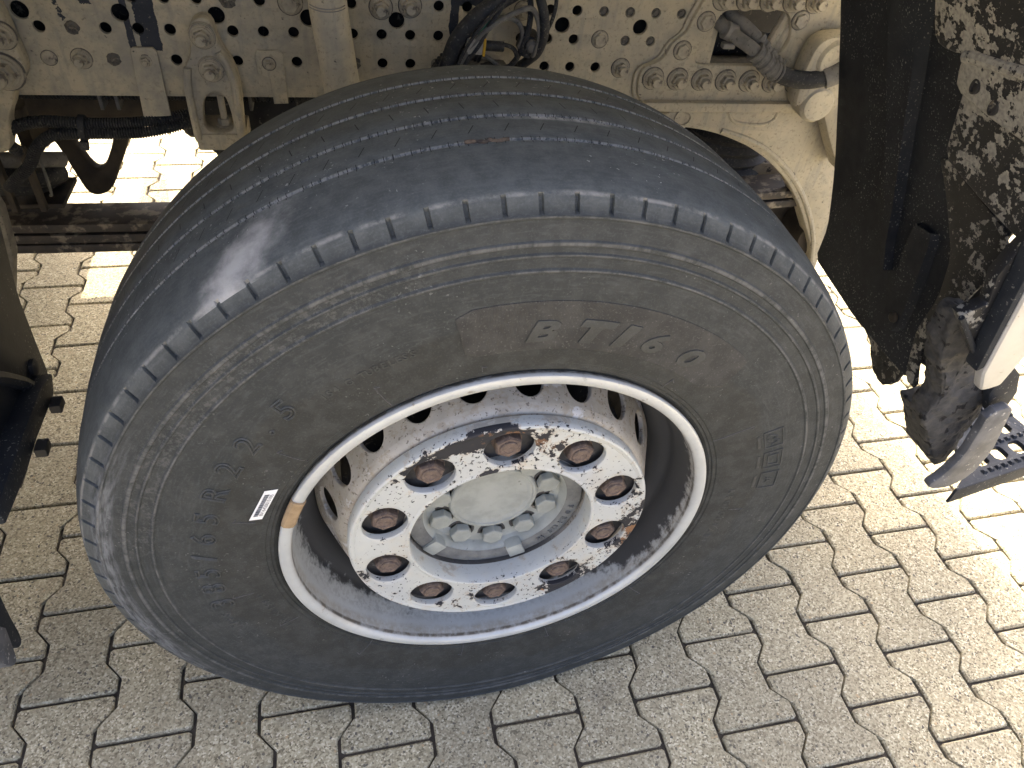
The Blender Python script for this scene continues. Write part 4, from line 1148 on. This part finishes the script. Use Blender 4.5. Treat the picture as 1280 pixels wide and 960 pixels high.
bld = [(.826, .364), (.848, .392), (.862, .445), (.856, .50), (.848, .552), (.892, .568), (.903, .521), (.922, .445), (.915, .380), (.885, .352), (.851, .352)]
obj('side_blade', sl_(bevelled(prism(rnd(bld, 1), .070, .088), .005, 2)), 'bladegrey', st)
obj('side_fin', sl_(bevelled(prism([(.858, .642), (.897, .610), (.920, .566), (.921, .530), (.888, .520), (.860, .57)], .098, .116), .004, 2)), 'navy', st)
# perforated tread: openings in staggered rows between toothed bars
x0, x1, ya, yb = .93, 1.75, .098, .36
hol = []
dirx = .163                 # the tread runs slightly askew to the wheel
for j in range(4):
    for i in range(14):
        cx = 1.056 + .0545 * i + (.0 if j % 2 == 0 else .017); cy = .042 + j * .0525
        if 1.035 + (cy - .04) * .75 < cx < 1.205: hol.append(rnd([(cx - .0185, cy - .014), (cx + .016, cy - .016), (cx + .0185, cy + .012), (cx + .010, cy + .0165), (cx - .016, cy + .016)], 1))
tr = flat([(.945, 0), (1.235, 0), (1.235, .245), (1.15, .245), (.99, .02)], hol, .012, .002)
toW = lambda u, v, w_: (u - v * dirx, .095 + v + (u - .94) * dirx, .298 + w_)
obj('tread', sl_(xf(tr, toW)), 'navy', st, 40)
obj('tread_skirt', sl_(xf(bevelled(prism([(.945, -.035), (1.235, -.035), (1.235, .006), (.945, .006)], 0, .006), .002), lambda x, y, z: toW(x, y - .004, z))), 'navy', st)
teeth = []
for j in range(4):
    for i in range(10 - j):
        cx = 1.03 + j * .03 + i * .019; cy = .0085 + j * .0525
        V_ = [(cx, cy, .0055), (cx + .012, cy, .0055), (cx + .012, cy + .011, .0055), (cx, cy + .011, .0055), (cx + .003, cy + .003, .0115), (cx + .009, cy + .003, .0115), (cx + .009, cy + .008, .0115), (cx + .003, cy + .008, .0115)]
        teeth.append((V_, [[4, 5, 6, 7], [0, 1, 5, 4], [1, 2, 6, 5], [2, 3, 7, 6], [3, 0, 4, 7]]))
o = obj('grip_teeth', sl_(xf(join(*teeth), toW)), 'navy', st); o['kind'] = 'stuff'

# ---- rear part of the wheel arch, at the left
lf = empty('mudguard', (-.63, .25, .55))
tag(lf, 'black dusty plastic mudguard edge behind the wheel with clips along its lower rim', 'mudguard')
ll = lambda VF: moved(VF, .63, -.25, -.55)
sw = lambda VF: xf(VF, lambda x, y, z: (y, x, z))        # prism drawn in (y,z), thickness along x
lp = [(.44, .835), (.415, .774), (.380, .692), (.372, .624), (.365, .556), (.352, .546), (.335, .549), (.301, .580), (.258, .590), (.20, .597), (.143, .598), (.05, .610), (-.02, .64), (-.02, 1.205), (.40, 1.205), (.46, 1.0), (.46, .92)]
obj('liner_sheet', ll(sw(bevelled(prism(rnd(lp, 1), -.626, -.645), .004, 2))), 'plastic', lf)
obj('storage_box', ll(bevelled(box(-1.9, -.643, .02, .30, .66, 1.19), .02, 2)), 'plastic', lf)
obj('lower_rim', ll(sw(bevelled(prism([(.318, .60), (.298, .578), (.258, .582), (.20, .588), (.143, .588), (.05, .60), (.05, .63), (.20, .622), (.27, .616)], -.600, -.630), .004, 2))), 'plastic', lf)
for y, z in ((.262, .578), (.175, .583)):
    obj('rim_clip', ll(sw(bevelled(prism([(y, z - .006), (y + .022, z - .006), (y + .022, z + .008), (y, z + .008)], -.585, -.60), .002))), 'black_metal', lf)
obj('rim_rivet', ll(xf(spin([(.013, .003), (.013, -.003), (.008, -.006)], 16), lambda x, y, z: (-.624 - y, .325 + x, .607 + z))), 'black_metal', lf)
obj('rib', ll(tube([(-.624, .14, .72), (-.622, .20, .70), (-.622, .26, .64), (-.622, .29, .60)], .010, 8)), 'plastic', lf)
sp_ = obj('arch_stay', bevelled(prism([(-.800, .80), (-.772, .80), (-.766, .700), (-.760, .655), (-.770, .57), (-.808, .46), (-.830, .46), (-.790, .58), (-.784, .655)], -.16, -.13), .004), 'greyhose')
sp_.location = FO; sp_.rotation_euler = (0, 0, YAW)
tag(sp_, 'beige flat stay between the chassis and the rear mudguard', 'stay')
sk = empty('side_skirt_corner', (-.70, .08, .3))
tag(sk, 'black skirt corner with chipped silver lower tip above the pavers', 'side skirt')
kl = lambda VF: moved(VF, .70, -.08, -.3)
obj('skirt_panel', kl(sw(bevelled(prism(rnd([(.20, .42), (.118, .39), (.106, .334), (.099, .276), (.090, .268), (.078, .278), (.070, .34), (.08, .42)], 1), -.70, -1.9), .004, 2))), 'navy', sk)
obj('skirt_tip', kl(sw(bevelled(prism(rnd([(.084, .345), (.070, .300), (.062, .279), (.054, .277), (.043, .290), (.030, .33), (.04, .37)], 1), -.697, -1.9), .004, 2))), 'bladegrey', sk)
for x in (-1.1, -1.75): obj('skirt_post', kl(bevelled(box(x, x + .05, .12, .16, .40, 1.205), .004)), 'black_metal', sk)

# ------------------------------------------------------------------ the truck above: cab and body that shade the wheel
tb = empty('truck_superstructure', (0, 1.2, 1.3))
tag(tb, 'pale truck cab and flat load bed standing above the chassis', 'truck')
obj('cab', moved(bevelled(box(-1.0, 1.22, -.0, 2.42, 1.27, 2.1), .03, 3), 0, -1.2, -1.3), 'bodypaint', tb)
obj('load_bed', moved(bevelled(box(-6.5, -.97, -.02, 2.44, 1.2, 1.45), .03), 0, -1.2, -1.3), 'bodypaint', tb)
ft = obj('shade_box', bevelled(box(-2.3, -.90, 1.72, 2.22, .42, .98), .06, 4), 'grey_metal')  # unseen box, put in only for the shadow it casts
tag(ft, 'unseen box added behind the far front wheel to shade the ground', 'shade box')
fm = obj('mudguard', bevelled(prism([(-.81, .48), (-.745, .45), (-.71, .75), (-.66, 1.12), (-.70, 1.12), (-.765, .75)], 2.18, 2.50), .006), 'plastic')  # unseen plate added and tilted to cast a wedge of shadow
tag(fm, 'unseen black plate added behind the far front wheel for its shadow', 'mudguard')
bpy.context.view_layer.update()
